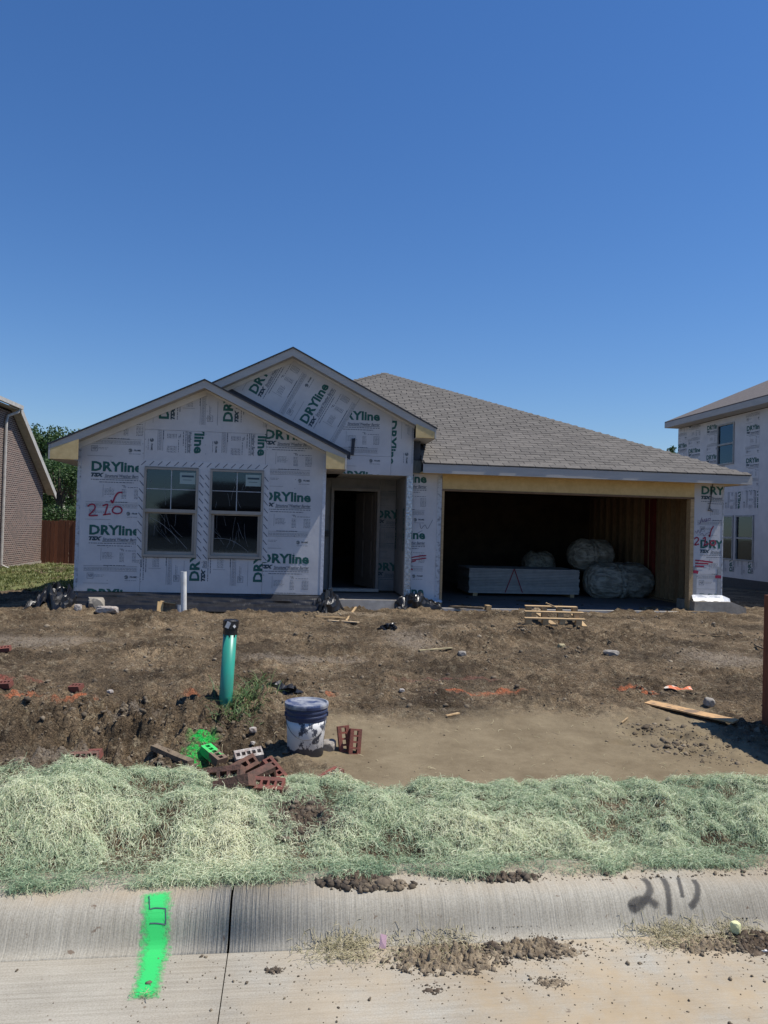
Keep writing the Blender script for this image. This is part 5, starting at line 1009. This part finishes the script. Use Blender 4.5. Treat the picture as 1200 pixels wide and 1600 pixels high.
for (bx0, by0, n0) in ((375, 1232, 60), (425, 1235, 40), (320, 1215, 60), (240, 1190, 60), (345, 1100, 50), (180, 1115, 120), (60, 1110, 90), (1020, 1140, 130), (1060, 1165, 150), (1120, 1190, 60), (1020, 1085, 60)):
    pq = PG(bx0, by0); x = np.concatenate([x, pq[0]+rng.normal(0, .13, n0)]); y = np.concatenate([y, pq[1]+rng.normal(0, .09, n0)]); s_ = np.concatenate([s_, np.minimum(.028, .0055*(1+rng.pareto(2.2, n0)))])
z = surf_z(x, y)
clods('soil_crumbs', np.stack([x, y, z+s_*.05], 1), s_, M_clod, 2, 'crumbs and clods of brown soil scattered over the yard', 'soil')
def heap(cx, cy, rx, ry, h, n, smin, smax, m, seed, label, surf=kerb_z, name='soil_heap'):
    if surf is kerb_z: ry = min(ry, .10); cy = min(cy, 2.955-ry)
    r_ = np.random.default_rng(seed); gx = np.linspace(cx-rx*1.3, cx+rx*1.3, max(16, int(rx*2.6/.0045))); gy_ = np.linspace(cy-ry*1.3, cy+ry*1.3, max(12, int(ry*2.6/.0045))); A, B = np.meshgrid(gx, gy_)
    rad = ((A-cx)/rx)**2+((B-cy)/ry)**2; env = np.clip(1.05-rad**.8-.75*np.abs(fbm(A, B, 9, 3, seed % 50)), -.3, 1); env = np.minimum(env, (2.985-B)*30) if surf is kerb_z else env; nz = np.abs(fbm(A, B, 26, 4, seed % 40, .65)); Zh = surf(A, B)+np.where(env > 0, h*.85*env**.6*(.25+1.5*nz), h*env)-.002
    nx_ = len(gx); i0 = (np.arange(len(gy_)-1)[:, None]*nx_+np.arange(nx_-1)[None]).ravel(); ho = npmesh(name, np.stack([A, B, Zh], -1).reshape(-1, 3), np.stack([i0, i0+1, i0+nx_+1, i0+nx_], 1), M_heapd if m is M_clodd else M_heap, kind='stuff'); ho['label'] = label; ho['category'] = 'soil heap'
    n = int(n*.55); a = r_.random(n)*6.28; q = r_.random(n)**.55*1.15; x = cx+np.cos(a)*q*rx; y = cy+np.sin(a)*q*ry; y = np.minimum(y, 2.97+.01*r_.random(n)) if surf is kerb_z else y; s = smin+(smax-smin)*r_.random(n)**2.5; z = surf(x, y)+h*.35*np.clip(1-q*q, 0, 1)*r_.random(n)+s*.3
    if surf is kerb_z: k2 = n; x2 = cx+r_.normal(0, rx*.9, k2); y2 = np.minimum(cy+r_.normal(0, ry*.9, k2), 3.0); s2 = r_.uniform(.0008, .0036, k2); x = np.concatenate([x, x2]); y = np.concatenate([y, y2]); s = np.concatenate([s, s2]); z = np.concatenate([z, surf(x2, y2)+s2*.3])
    return clods('soil_crumbs', np.stack([x, y, z], 1), s, m, seed, 'crumbs around the '+label, 'soil')
def SK(px, py): return hit(px, py, kerb_z, 1.5, 6)
for px, py, rx, ry, h, n, a0, a1, m, lab in ((690, 1468, .22, .10, .035, 900, .002, .012, M_clod, 'tan crumbly soil heap in the gutter right of the pink scrap'), (768, 1482, .035, .03, .03, 120, .004, .014, M_clodd, 'dark wet clod in the gutter'),
        (812, 1462, .12, .06, .035, 260, .003, .015, M_clod, 'clod cluster against the kerb right of the tan heap'), (845, 1470, .05, .035, .04, 120, .004, .016, M_clodd, 'dark lump at the right end of the clod cluster'), (860, 1485, .16, .07, .01, 260, .002, .009, M_clod, 'loose tan crumbs beside the dark clod cluster'),
        (862, 1535, .06, .035, .008, 120, .002, .006, M_clod, 'small flat soil patch on the street below the clods'), (1160, 1452, .13, .09, .035, 380, .003, .016, M_clodd, 'dark rooty soil heap in the gutter at the right edge'), (1110, 1478, .18, .06, .02, 360, .002, .011, M_clod, 'tan crumbs in front of the rooty heap'),
        (428, 1518, .026, .014, .014, 60, .003, .009, M_clodd, 'single dark soil lump on the street near the joint'), (790, 1505, .02, .02, .01, 20, .003, .008, M_clodd, 'little dark lump below the dark clod'), (676, 1548, .05, .03, .005, 30, .002, .006, M_clodd, 'few dark crumbs on the street in the middle'), (725, 1510, .03, .02, .015, 60, .003, .012, M_clod, 'small tan lump in front of the crumbly heap')):
    p = SK(px, py); heap(p[0], p[1], rx, ry, h, n, a0, a1, m, int(px), lab)
sf = lambda a, c: np.maximum(kerb_z(a, c), surf_z(a, c, True)*(a*0+1)*(c > 3.2))
for px, py, rx, ry, h, n, a0, a1, m, lab in ((552, 1378, .13, .06, .04, 420, .004, .022, M_clodd, 'dark clods spilling from under the matting onto the kerb'), (600, 1385, .12, .03, .02, 160, .005, .016, M_clod, 'tan gravelly crumbs along the kerb top'), (790, 1372, .15, .03, .03, 240, .003, .016, M_clodd, 'dark clods at the edge of the matting above the kerb'),
        (478, 1275, .20, .20, .03, 900, .004, .020, M_clodd, 'bare dark soil bursting through the matting')):
    p = hit(px, py, sf, 1.5, 8); heap(p[0], p[1], rx, ry, h, n, a0, a1, m, int(px)+5, lab, sf)
n = 900; x = np.concatenate([rng.uniform(-.5, 3.2, n), rng.uniform(-1.8, 3.2, 90)]); y = np.concatenate([2.95-np.abs(rng.normal(0, .28, n)), rng.uniform(2.0, 2.9, 90)]); s_ = .0018+.0022*rng.pareto(3, len(x)); s_ = np.minimum(s_, .011)
clods('street_crumbs', np.stack([x, y, s_*.3], 1), s_, M_clod, 8, 'tiny soil crumbs scattered over the street', 'soil')
x = rng.uniform(.2, 3.0, 500); y = 3.13+rng.random(500)**2*.1; s_ = .002+.003*rng.pareto(3, 500); s_ = np.minimum(s_, .014); clods('kerb_crumbs', np.stack([x, y, kerb_z(x, y)+s_*.3], 1), s_, M_clod, 9, 'soil crumbs along the top of the kerb', 'soil')
# excelsior matting over the mound
def fibres(name, x, y, zfun, L0, L1, w, m, seed, segs=3, lift=.028, tone_fn=None, **kw):
    r_ = np.random.default_rng(seed); n = len(x); an = r_.random(n)*2*np.pi; cv = r_.normal(0, 1.1, n); Ln = r_.uniform(L0, L1, n); z = zfun(x, y)+r_.random(n)**1.5*lift+.002; ps = np.stack([x, y, z], 1); el = r_.normal(.0, .30, n); wd = w*r_.uniform(.6, 1.4, n); tilt = r_.uniform(-.8, .8, n); V_ = []
    dzx = (zfun(x+.03, y)-zfun(x-.03, y))/.06; dzy = (zfun(x, y+.03)-zfun(x, y-.03))/.06
    for i in range(segs+1):
        sd = np.stack([-np.sin(an), np.cos(an), tilt], 1); sd /= np.linalg.norm(sd, axis=1)[:, None]; V_.append(ps-sd*(wd/2)[:, None]); V_.append(ps+sd*(wd/2)[:, None])
        st_ = Ln/segs; dx = np.cos(an)*np.cos(el)*st_; dy = np.sin(an)*np.cos(el)*st_; ps = ps+np.stack([dx, dy, np.sin(el)*st_+dzx*dx+dzy*dy], 1); an = an+cv*.75+r_.normal(0, .45, n); el = el-.28+r_.normal(0, .2, n)
    V_ = np.stack(V_, 1); idx = np.arange(n)*(2*(segs+1)); F_ = np.stack([np.stack([idx+2*i, idx+2*i+1, idx+2*i+3, idx+2*i+2], 1) for i in range(segs)], 1).reshape(-1, 4)
    tn = np.clip((tone_fn(x, y) if tone_fn is not None else .5)+r_.normal(0, .26, n), 0, 1); return npmesh(name, V_.reshape(-1, 3), F_, m, np.repeat(tn, segs), kind='stuff', **kw)
def front_edge(x): return 3.175+.025*pn(x*3.3, 0*x, 70)+.012*pn(x*11, 0*x, 72)+np.where(x < -.35, -.02*sst(-.35, -1.3, x)*0-.03*sst(.35, 1.3, -x), 0)+.05*ell(x, 0*x, .55, 0, .12, 1)+.035*sst(.8, 2.6, x)
def back_edge(x): return 4.34+.07*pn(x*1.9, 0*x+3, 71)
N = 660000; x = rng.uniform(-2.3, 4.0, N); y = rng.uniform(3.1, 4.5, N)
de = .22+1.05*sst(-.5, .15, fbm(x, y, 2.6, 3, 50)+.5*fbm(x, y, 8, 2, 81)); ppc = [hit(a, b_, sf, 1.5, 8) for a, b_ in ((478, 1272), (520, 1285), (385, 1300), (665, 1262), (690, 1300), (790, 1290), (820, 1275), (950, 1270), (970, 1262), (700, 1345), (800, 1365))]
for i, q in enumerate(ppc): de = de*(1-(.93 if i < 2 else .62)*ell(x, y, q[0], q[1], .13 if i < 2 else .075, .10 if i < 2 else .06))
k = (y > front_edge(x)) & (y < back_edge(x)) & (rng.random(N) < de*.62); x, y = x[k], y[k]; print('fibres', len(x))
def mtone(x, y): return .50+.25*fbm(x, y, 1.6, 3, 90)+.30*fbm(x, y, 2.6, 3, 50)-.28*sst(3.42, 3.2, y)*0-.30*(1-sst(3.18, 3.42, y))+.12*(1-sst(-.6, .6, x))  # lump noise also darkens the pits, painting shade into the fibre tone
lift_ = lambda a, c: np.where(c < 3.34, np.maximum(kerb_z(a, c)+.004, surf_z(a, c)), surf_z(a, c))
o = fibres('erosion_blanket', x, y, lift_, .02, .06, .0016, M_fib, 4, tone_fn=mtone); o['label'] = 'pale green wood fibre erosion matting covering the mound behind the kerb'; o['category'] = 'erosion matting'
for px, py, n, sp, lab in ((540, 1476, 700, (.15, .055), 'dry grass and fibre tuft in the gutter'), (1050, 1455, 700, (.18, .05), 'dry fibre tuft in the gutter at the right'), (690, 1475, 500, (.20, .08), 'straws mixed in the tan gutter heap'), (1150, 1455, 300, (.12, .06), 'roots and straws on the dark gutter heap'), (226, 1556, 26, (.04, .01), 'few straws at the foot of the green stripe')):
    p = SK(px, py); x = p[0]+rng.normal(0, sp[0]*.55, n); y = p[1]+rng.normal(0, sp[1]*.7, n); y = np.where(y > 2.99, 2.9-np.abs(y-2.99)*.8, y); hh_ = lambda a, c, p=p, sp=sp: kerb_z(a, c)+.008*ell(a, c, p[0], p[1], sp[0]*.7, sp[1]*.7)
    o = fibres('straw_tuft', x, y, hh_, .02, .07, .0018, M_strawf, int(px), lift=.014, tone_fn=lambda a, c: .5+0*a); o['label'] = lab; o['category'] = 'straw'
n = 2200; x = rng.uniform(-3, 6.5, n); y = 4.6+8.4*rng.random(n)**1.6; o = fibres('straw_litter', x, y, lambda a, c: surf_z(a, c)+.004, .02, .08, .003, M_strawf, 99, lift=.01, tone_fn=lambda a, c: .6+0*a); o['label'] = 'thin straws littered over the bare soil'; o['category'] = 'straw'
n = 2500; x = rng.uniform(-2, 3.6, n); y = back_edge(x)+np.abs(rng.normal(0, .13, n)); o = fibres('loose_fibres', x, y, lambda a, c: surf_z(a, c)+.003, .03, .07, .0026, M_fib, 98, lift=.01, tone_fn=lambda a, c: .75+0*a); o['label'] = 'stray pale fibres at the back edge of the matting'; o['category'] = 'fibres'
p = SK(594, 1453); p[1] = 2.93; p[2] = .006; b = MB(); b.add([(-.012, 0, 0), (.014, -.004, .002), (.018, .012, .045), (-.006, .016, .05), (0, .004, .025)], [(0, 1, 4), (1, 2, 4), (2, 3, 4), (3, 0, 4)]); o = tag(b.build('paper_scrap', M_pink), 'small pink paper scrap against the kerb', 'paper scrap'); o.location = tuple(p)
o = stone(1133, 1424, (.024, .02, .03), M_yell, 'pale yellow foam lump on the gutter heap at the right', 'foam lump', 40); p = SK(1133, 1432); o.location = (p[0], 2.93, .035)
p = SK(1192, 1487); o = tag(MB().obox((0, 0, .004), (.05, .012, .006), rot3(0, 0, -.3)).build('wood_chip', M_pvc), 'white chip on the street at the right edge', 'chip'); o.location = tuple(p)
# ------------------------------------------------------------------ lawn, neighbours, fence, trees
n = 60000; x = rng.uniform(-14, -3.3, n); y = rng.uniform(16.3, 30, n); k = (y > 16.9+.45*fbm(x, y, .9, 3, 33)+.25*(x+5)*.2); x, y = x[k], y[k]; n = len(x); z = surf_z(x, y); an = rng.random(n)*6.28; h = rng.uniform(.035, .08, n); w = .022
V_ = np.stack([np.stack([x-np.cos(an)*w, y-np.sin(an)*w, z-.005], 1), np.stack([x+np.cos(an)*w, y+np.sin(an)*w, z-.005], 1), np.stack([x+rng.normal(0, .03, n), y+rng.normal(0, .03, n), z+h], 1)], 1).reshape(-1, 3); F_ = np.arange(3*n).reshape(-1, 3)
xs2 = np.linspace(-15, -3.3, 60); ys2 = np.linspace(16.9, 30, 60); GX, GY = np.meshgrid(xs2, ys2); q = GY+(GY < 17.2)*.4*fbm(GX, GY, .9, 3, 33); Vb = np.stack([GX, q, surf_z(GX, q)+.012], -1).reshape(-1, 3); i2 = (np.arange(59)[:, None]*60+np.arange(59)[None]).ravel()
npmesh('lawn_soil', Vb, np.stack([i2, i2+1, i2+61, i2+60], 1), mat('lawn_base', (.15, .16, .055), (.10, .115, .04), rough=1, scale=3), kind='structure')
o = npmesh('lawn_grass', V_, F_, M_lawn, np.clip(.5+.35*fbm(x, y, .8, 3, 34)+rng.normal(0, .2, n), 0, 1), kind='stuff'); o['label'] = 'short green lawn between the brick house and the building site'; o['category'] = 'grass'
# brick house on the left: wall plane parallel to the side of our house
pw_ = on_y(66, 800, 32.0); # far corner guess refined below
def world_at(px, py, D): r = ray(px, py); return O3+r*(D/(r@FW))
far = world_at(66, 800, 30.0); BXW = far[0]; YFAR = far[1]
bh = thing('brick_house', 'brown brick two storey house with white trim left of the lawn', 'house', (BXW-4, YFAR-4, -.3))
def LB(o): return o
zE = on_x(30, 640, BXW+.25)[2]; yK = on_x(30, 640, BXW+.25)[1]; tip = on_x(84, 772, BXW+.25); zBk = tip[2]; yBk = tip[1]
zg = -.4
def rel(v): return (v[0]-bh.location.x, v[1]-bh.location.y, v[2]-bh.location.z)
sl_ = (zE-zBk)/(yBk-yK)
poly = [(15.0, zg), (YFAR, zg), (YFAR, zE-sl_*(YFAR-yK)-.1), (yK, zE-.1), (15.0, zE-.1)]
b = MB(); n = len(poly); vs = [(BXW, a, c) for a, c in poly]+[(BXW-8, a, c) for a, c in poly]; b.add([rel(v) for v in vs], [tuple(range(n)), tuple(range(2*n-1, n-1, -1))]+[(i, i+n, (i+1) % n+n, (i+1) % n) for i in range(n)]); b.build('brick_wall', M_bwall, bh)
b = MB(); vs = [(BXW+.005, 15, zg), (BXW+.02, YFAR, zg), (BXW+.02, YFAR, .0), (BXW+.02, 15, .0)]; b.box(*[0]*6) if False else None
b.add([rel(v) for v in [(BXW+.03, 15, zg), (BXW+.03, YFAR, zg), (BXW+.03, YFAR, zg+.27), (BXW+.03, 15, zg+.27), (BXW+.001, 15, zg), (BXW+.001, YFAR, zg), (BXW+.001, YFAR, zg+.27), (BXW+.001, 15, zg+.27)]], [(0, 1, 2, 3), (3, 2, 6, 7), (0, 3, 7, 4), (1, 5, 6, 2)]); b.build('concrete_base', M_conc, bh)
def slab(name, pts, th, m, parent, off): b = MB(); b.sheet([(x-off[0], y-off[1], z-off[2]) for x, y, z in pts], th); return b.build(name, m, parent)
bo = tuple(bh.location)
slab('roof', [(BXW+.3, yK, zE+.14), (BXW-8, yK, zE+.14), (BXW-8, yBk, zBk+.14), (BXW+.3, yBk, zBk+.14)], .12, M_nroof, bh, bo)
slab('roof', [(BXW+.3, 14.5, zE+.14), (BXW-4, 14.5, zE+2.0), (BXW-4, yK, zE+2.0), (BXW+.3, yK-.01, zE+.14)][::-1], .12, M_nroof, bh, bo); slab('roof', [(BXW-4, 14.5, zE+2.0), (BXW-8, 14.5, zE+.14), (BXW-8, yK, zE+.14), (BXW-4, yK, zE+2.0)][::-1], .12, M_nroof, bh, bo)
slab('rake_board', [(BXW+.325, yK, zE+.13), (BXW+.301, yK, zE+.13), (BXW+.301, yBk+.1, zBk+.05), (BXW+.325, yBk+.1, zBk+.05)], .24, M_gut, bh, bo); slab('rake_soffit', [(BXW+.3, yK, zE-.02), (BXW+.001, yK, zE-.02), (BXW+.001, yBk, zBk-.02), (BXW+.3, yBk, zBk-.02)], .03, M_gut, bh, bo)
b = MB(); b.box(BXW+.301-bo[0], BXW+.40-bo[0], 14.5-bo[1], yK-bo[1]-.01, zE-.0-bo[2], zE+.13-bo[2]); b.build('gutter', M_gut, bh); b = MB(); b.box(BXW+.001-bo[0], BXW+.3-bo[0], 14.5-bo[1], yK-bo[1]-.01, zE-.04-bo[2], zE-.02-bo[2]); b.build('eave_soffit', M_gut, bh)
dsp = on_x(9, 660, BXW+.05); b = MB(); b.tube([rel(v) for v in [(BXW+.33, yK-.15, zE+.05), (BXW+.3, yK-.25, zE-.12), (BXW+.07, dsp[1]+.1, zE-.3), (BXW+.07, dsp[1], zE-.5), (BXW+.07, dsp[1], -.05), (BXW+.3, dsp[1]+.1, -.2), (BXW+.8, dsp[1]+.2, -.22)]], .05, 8); b.build('downspout', M_gut, bh)
# cedar fence
fy = YFAR+.05; x0 = BXW-.1; x1 = 3.0; zt = on_y(90, 813, fy)[2]; fe = thing('picket_fence', 'dark stained tall picket fence behind the lawn', 'fence', (x0, fy, -.3))
pk = None; xx = x0; k = 0
while xx < x1 and k < 130:
    if pk is None: pk = MB().prism([(0, 0), (.135, 0), (.135, zt+.3-.04), (.11, zt+.3), (.025, zt+.3), (0, zt+.3-.04)], 0, .018).build('picket', M_cedar, fe); o = pk
    else: o = pk.copy(); COL.objects.link(o)
    o.location = (xx-x0, random.uniform(-.006, .006)+(.025 if k % 9 == 8 else 0), random.uniform(-.03, .02)); xx += .141; k += 1
for zz_ in (.35, 1.5): MB().box(0, xx-x0, .025, .065, zz_, zz_+.09).build('fence_rail', M_cedar, fe)
# wrapped two storey house on the right
NX = 14.84; ne = thing('wrapped_house', 'two storey house wrapped in printed sheathing behind the garage at the right', 'house', (NX, 25, 0))
def rn(v): return (v[0]-NX, v[1]-25, v[2])
cf = on_x(1058, 760, NX); YN = cf[1]; ex_ = on_x(1040, 672, NX-.5); zN = on_x(1200, 625, NX-.5)[2]; YE = ex_[1]; zEv = (ex_[2]+zN)/2; zN1 = zEv-.0; Y0 = 18.0; zbN = on_x(1195, 909, NX)[2]
def nbx(name, x0, x1, y0, y1, z0, z1, m, par=None): b = MB(); b.box(x0-NX, x1-NX, y0-25, y1-25, z0, z1); return b.build(name, m, par or ne)
# windows measured on the wall
def yz(px, py): q = on_x(px, py, NX); return q[1], q[2]
w1 = (yz(1147.5, 690)[0], yz(1121, 700)[0], yz(1134, 726)[1], yz(1134, 662)[1]); w2 = (yz(1178, 830)[0], yz(1149.5, 830)[0], yz(1165, 877)[1], yz(1165, 805)[1]); w3 = (yz(1146, 830)[0], yz(1122, 830)[0], w2[2], w2[3])
wins = [w1, w2, w3]
ysplit = sorted([Y0, w1[0], w1[1], w2[0]-1.0, YN]+[yz(1184, 800)[0], yz(1104, 700)[0], yz(1078, 700)[0]])
def npl(a, z): return (-.003, a, z)
seamz = yz(1160, 768)[1]
edges = [Y0, yz(1184.5, 800)[0]]
cols = [(Y0, yz(1184.5, 800)[0]), (yz(1184.5, 800)[0], w2[0]), (w2[0], w2[1]), (w2[1], w3[0]), (w3[0], w3[1]), (w3[1], yz(1104, 800)[0]), (yz(1104, 800)[0], yz(1075, 800)[0]), (yz(1075, 800)[0], YN)]
def npanel(y0, y1, z0, z1, anchor=None, ang=0, mode='u', rng_=(-6, 6)):
    if y1-y0 < .01 or z1-z0 < .01: return
    o = nbx('sheathing_panel', NX, NX+.1, y0+.002, y1-.002, z0, z1-.003, M_wrap)
    if anchor is None: return
    pl_ = [(-y1+.01, z0), (-y0-.01, z0), (-y0-.01, z1), (-y1+.01, z1)]
    print_on(o, pl_, (-anchor[0], anchor[1]), ang, lambda a, z: (-.004, -a-25, z), *rng_, scale=1.0)
TOPN = zN1-.02
def colp(y0, y1, anc, zr, **k):  # split a column round windows it contains
    npanel(y0, y1, zr[0], zr[1], anc, **k)
bd = []  # build columns by hand
yA1, yB1 = w1[0], w1[1]
npanel(Y0, cols[0][1], zbN, TOPN, (yz(1190, 668)[0]+1.0, yz(1168, 673)[1]))
npanel(cols[0][1], yA1, seamz, TOPN, (yz(1167, 673)[0], yz(1167, 674)[1]))
npanel(yA1, yB1, seamz, w1[2], (yB1+.3, yz(1130, 745)[1])); npanel(yA1, yB1, w1[3], TOPN)
npanel(yB1, yz(1104, 700)[0], seamz, TOPN, (yz(1105, 672)[0], yz(1105, 673)[1])); npanel(yz(1104, 700)[0], yz(1073, 700)[0], seamz, TOPN, (yz(1076, 708)[0], yz(1076, 709)[1])); npanel(yz(1073, 700)[0], YN, seamz, TOPN, (yz(1064, 697)[0]+.3, yz(1060, 701)[1]))
yl0 = cols[0][1]
npanel(yl0, YN, w2[3], seamz, (yz(1153, 780)[0], seamz+.25), -math.pi/2); npanel(yl0, YN, zbN, w2[2], (yz(1144, 892)[0], yz(1144, 893)[1]), math.pi/2)
for a, c in ((yl0, w2[0]), (w2[1], w3[0]), (w3[1], YN)): npanel(a, c, w2[2], w2[3])
for (a, c, z0, z1) in wins:
    b = MB(); f = .05
    for q in ((a, a+f, z0, z1), (c-f, c, z0, z1), (a+f, c-f, z0, z0+f), (a+f, c-f, z1-f, z1), (a+f, c-f, (z0+z1)/2-.03, (z0+z1)/2+.03)): b.box(-.03, .08, q[0]-25, q[1]-25, q[2], q[3])
    wo = b.build('window', mat('frame_grey', (.35, .36, .35), rough=.6), ne)
    for q in ((z0+f, (z0+z1)/2-.031), ((z0+z1)/2+.031, z1-f)): MB().box(.02, .025, a+f+.001-25, c-f-.001-25, q[0]+.001, q[1]).build('pane', M_glass, wo)
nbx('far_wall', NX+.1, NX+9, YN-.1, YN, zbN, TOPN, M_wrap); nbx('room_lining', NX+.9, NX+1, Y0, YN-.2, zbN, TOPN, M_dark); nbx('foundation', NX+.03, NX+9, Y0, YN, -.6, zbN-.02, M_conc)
nbx('black_skirt', NX-.03, NX+.02, Y0, YN, zbN-.62, zbN-.002, M_tar)
nbx('eave_fascia', NX-.53, NX-.5, Y0, YE, zEv, zEv+.2, M_fascia); nbx('eave_soffit', NX-.5, NX, Y0, YE, zEv, zEv+.02, M_soffit); nbx('eave_fascia', NX-.53, NX+9.5, YE, YE+.03, zEv, zEv+.2, M_fascia)
slab('roof', [(NX-.53, Y0, zEv+.24), (NX-.53, YE+.03, zEv+.24), (NX+4.2, YE-4.7, zEv+2.6), (NX+4.2, Y0, zEv+2.6)], .04, M_nroof, ne, (NX, 25, 0)); slab('roof', [(NX-.53, YE+.03, zEv+.24), (NX+9, YE+.03, zEv+.24), (NX+4.2, YE-4.7, zEv+2.6)], .04, M_nroof, ne, (NX, 25, 0)); slab('roof', [(NX+4.2, YE-4.7, zEv+2.6), (NX+9, YE, zEv+.24), (NX+9, Y0, zEv+.24), (NX+4.2, Y0, zEv+2.6)], .04, M_nroof, ne, (NX, 25, 0))
fwo = nbx('added_shade_wing', 12.0, 21, 15.3, Y0-.01, -.3, 6.2, M_wrap)  # unseen wing, added to cast shade on the ground between the houses
for k in range(4):
    xa_ = 12.05+k*1.22; print_on(fwo, [(xa_, .1), (xa_+1.2, .1), (xa_+1.2, 6.1), (xa_, 6.1)], (xa_+.2, 1.0+.3*(k % 2)), 0, lambda a, z: (a-NX, 15.296-25, z), -6, 2)
for k in range(2):
    ya_ = -17.95+k*1.3; print_on(fwo, [(ya_, .1), (ya_+1.25, .1), (ya_+1.25, 6.1), (ya_, 6.1)], (ya_+.2, 1.2), 0, lambda a, z: (11.996-NX, -a-25, z), -6, 2)
if 1: nbx('added_wing_roof', 11.9, 21, 15.2, Y0-.01, 6.201, 6.3, M_nroof)  # roof of the added, out-of-view wing
# house across the street, seen in the window panes
oh = thing('opposite_house', 'low brick house across the street mirrored dimly in the window panes', 'house', (-4, -46, 0)); MB().box(-8, 7, -6, 0, -.1, 2.9).build('wall', mat('opposite_brick', (.16, .10, .08), rough=.9), oh)
MB().add([(-8.4, .4, 2.9), (7.4, .4, 2.9), (7.4, -6.4, 2.9), (-8.4, -6.4, 2.9), (-3.5, -3, 5.4), (3, -3, 5.4)], [(3, 2, 1, 0), (0, 1, 5, 4), (1, 2, 5), (2, 3, 4, 5), (3, 0, 4)]).build('roof', mat('opposite_roof', (.05, .045, .045), rough=.95), oh)
MB().box(-5, -3.4, .001, .05, .9, 2.3).build('window', M_frame, oh); MB().box(1, 2, .001, .06, 0, 2.2).build('door', M_door, oh)
# trees
def tree(x, y, h, R_, nleaf, seed, label, leaf=.13, base=-.3, group='trees behind the houses'):
    r_ = np.random.default_rng(seed); t = thing('tree', label, 'tree', (x, y, base), group); b = MB(); b.tube([(0, 0, -.2), (.1, .05, h*.3), (.05, 0, h*.62), (0, 0, h*.9)], [.22, .17, .1, .03], 9)
    cl = []
    for k in range(26):
        a = r_.random()*6.28; q = r_.random()**.5*R_*.85; zc = h*r_.uniform(.28, .93); q *= math.sin(math.pi*min(1, max(.15, (zc/h-.12)/.95)))**.6; c = (q*math.cos(a), q*math.sin(a), zc); cl.append((c, R_*r_.uniform(.22, .42)))
        if k % 2 == 0: b.tube([(0.05, 0, zc*.6), (c[0]*.5, c[1]*.5, zc*.8), c], [.07, .045, .012], 6)
    b.build('trunk', M_bark, t); w = np.array([c[1]**2 for c in cl]); w /= w.sum(); ci = r_.choice(len(cl), nleaf, p=w); C_ = np.array([c[0] for c in cl])[ci]; RR = np.array([c[1] for c in cl])[ci]
    d = r_.normal(size=(nleaf, 3)); d /= np.linalg.norm(d, axis=1)[:, None]; P = C_+d*(RR*(r_.random(nleaf)**.45)*r_.uniform(.8, 1.25, nleaf))[:, None]*np.array([1, 1, .8]); u = r_.normal(size=(nleaf, 3)); u /= np.linalg.norm(u, axis=1)[:, None]; v = np.cross(u, r_.normal(size=(nleaf, 3))); v /= np.linalg.norm(v, axis=1)[:, None]; s = (leaf*r_.uniform(.6, 1.4, nleaf))[:, None]
    V_ = np.stack([P-u*s*.5, P+v*s*.3, P+u*s*.5, P-v*s*.3], 1).reshape(-1, 3); o = npmesh('crown', V_, np.arange(4*nleaf).reshape(-1, 4), M_leaf, np.clip(np.repeat(r_.random(len(cl)), 1)[ci]*.5+r_.random(nleaf)*.5, 0, 1)); o.parent = t; return t
def txy(px, D): q = world_at(px, 815, D); return q[0], q[1]
def htop(px, py, D): return world_at(px, py, D)[2]+.3
x, y = txy(70, 44); tree(x, y, htop(70, 652, 44), 2.3, 15000, 1, 'leafy green tree rising between the brick house and the unfinished house')
x, y = txy(112, 41); tree(x, y, htop(112, 668, 41), 1.9, 12000, 2, 'darker tree close behind the left eave of the unfinished house')
x, y = txy(30, 48); tree(x, y, 5.0, 2.4, 9000, 3, 'tree behind the brick house mostly hidden by it'); x, y = txy(90, 36); tree(x, y, 4.6, 2.0, 12000, 4, 'low bushy tree just over the picket fence', .11)
x, y = txy(170, 46); tree(x, y, 6.2, 2.2, 5000, 5, 'tree behind the left wing of the unfinished house')
x, y = txy(1040, 42); tree(x, y, htop(1040, 682, 42), .9, 4500, 6, 'slim treetop showing above the garage roof beside the wrapped house'); x, y = txy(1008, 44); tree(x, y, htop(1008, 692, 44), 1.0, 3500, 7, 'treetop barely showing over the ridge left of the slim one')
print('objects', len(bpy.data.objects), 'tris', sum(sum(len(p.vertices)-2 for p in m.polygons) if len(m.polygons) < 5000 else len(m.polygons)*2 for m in bpy.data.meshes))
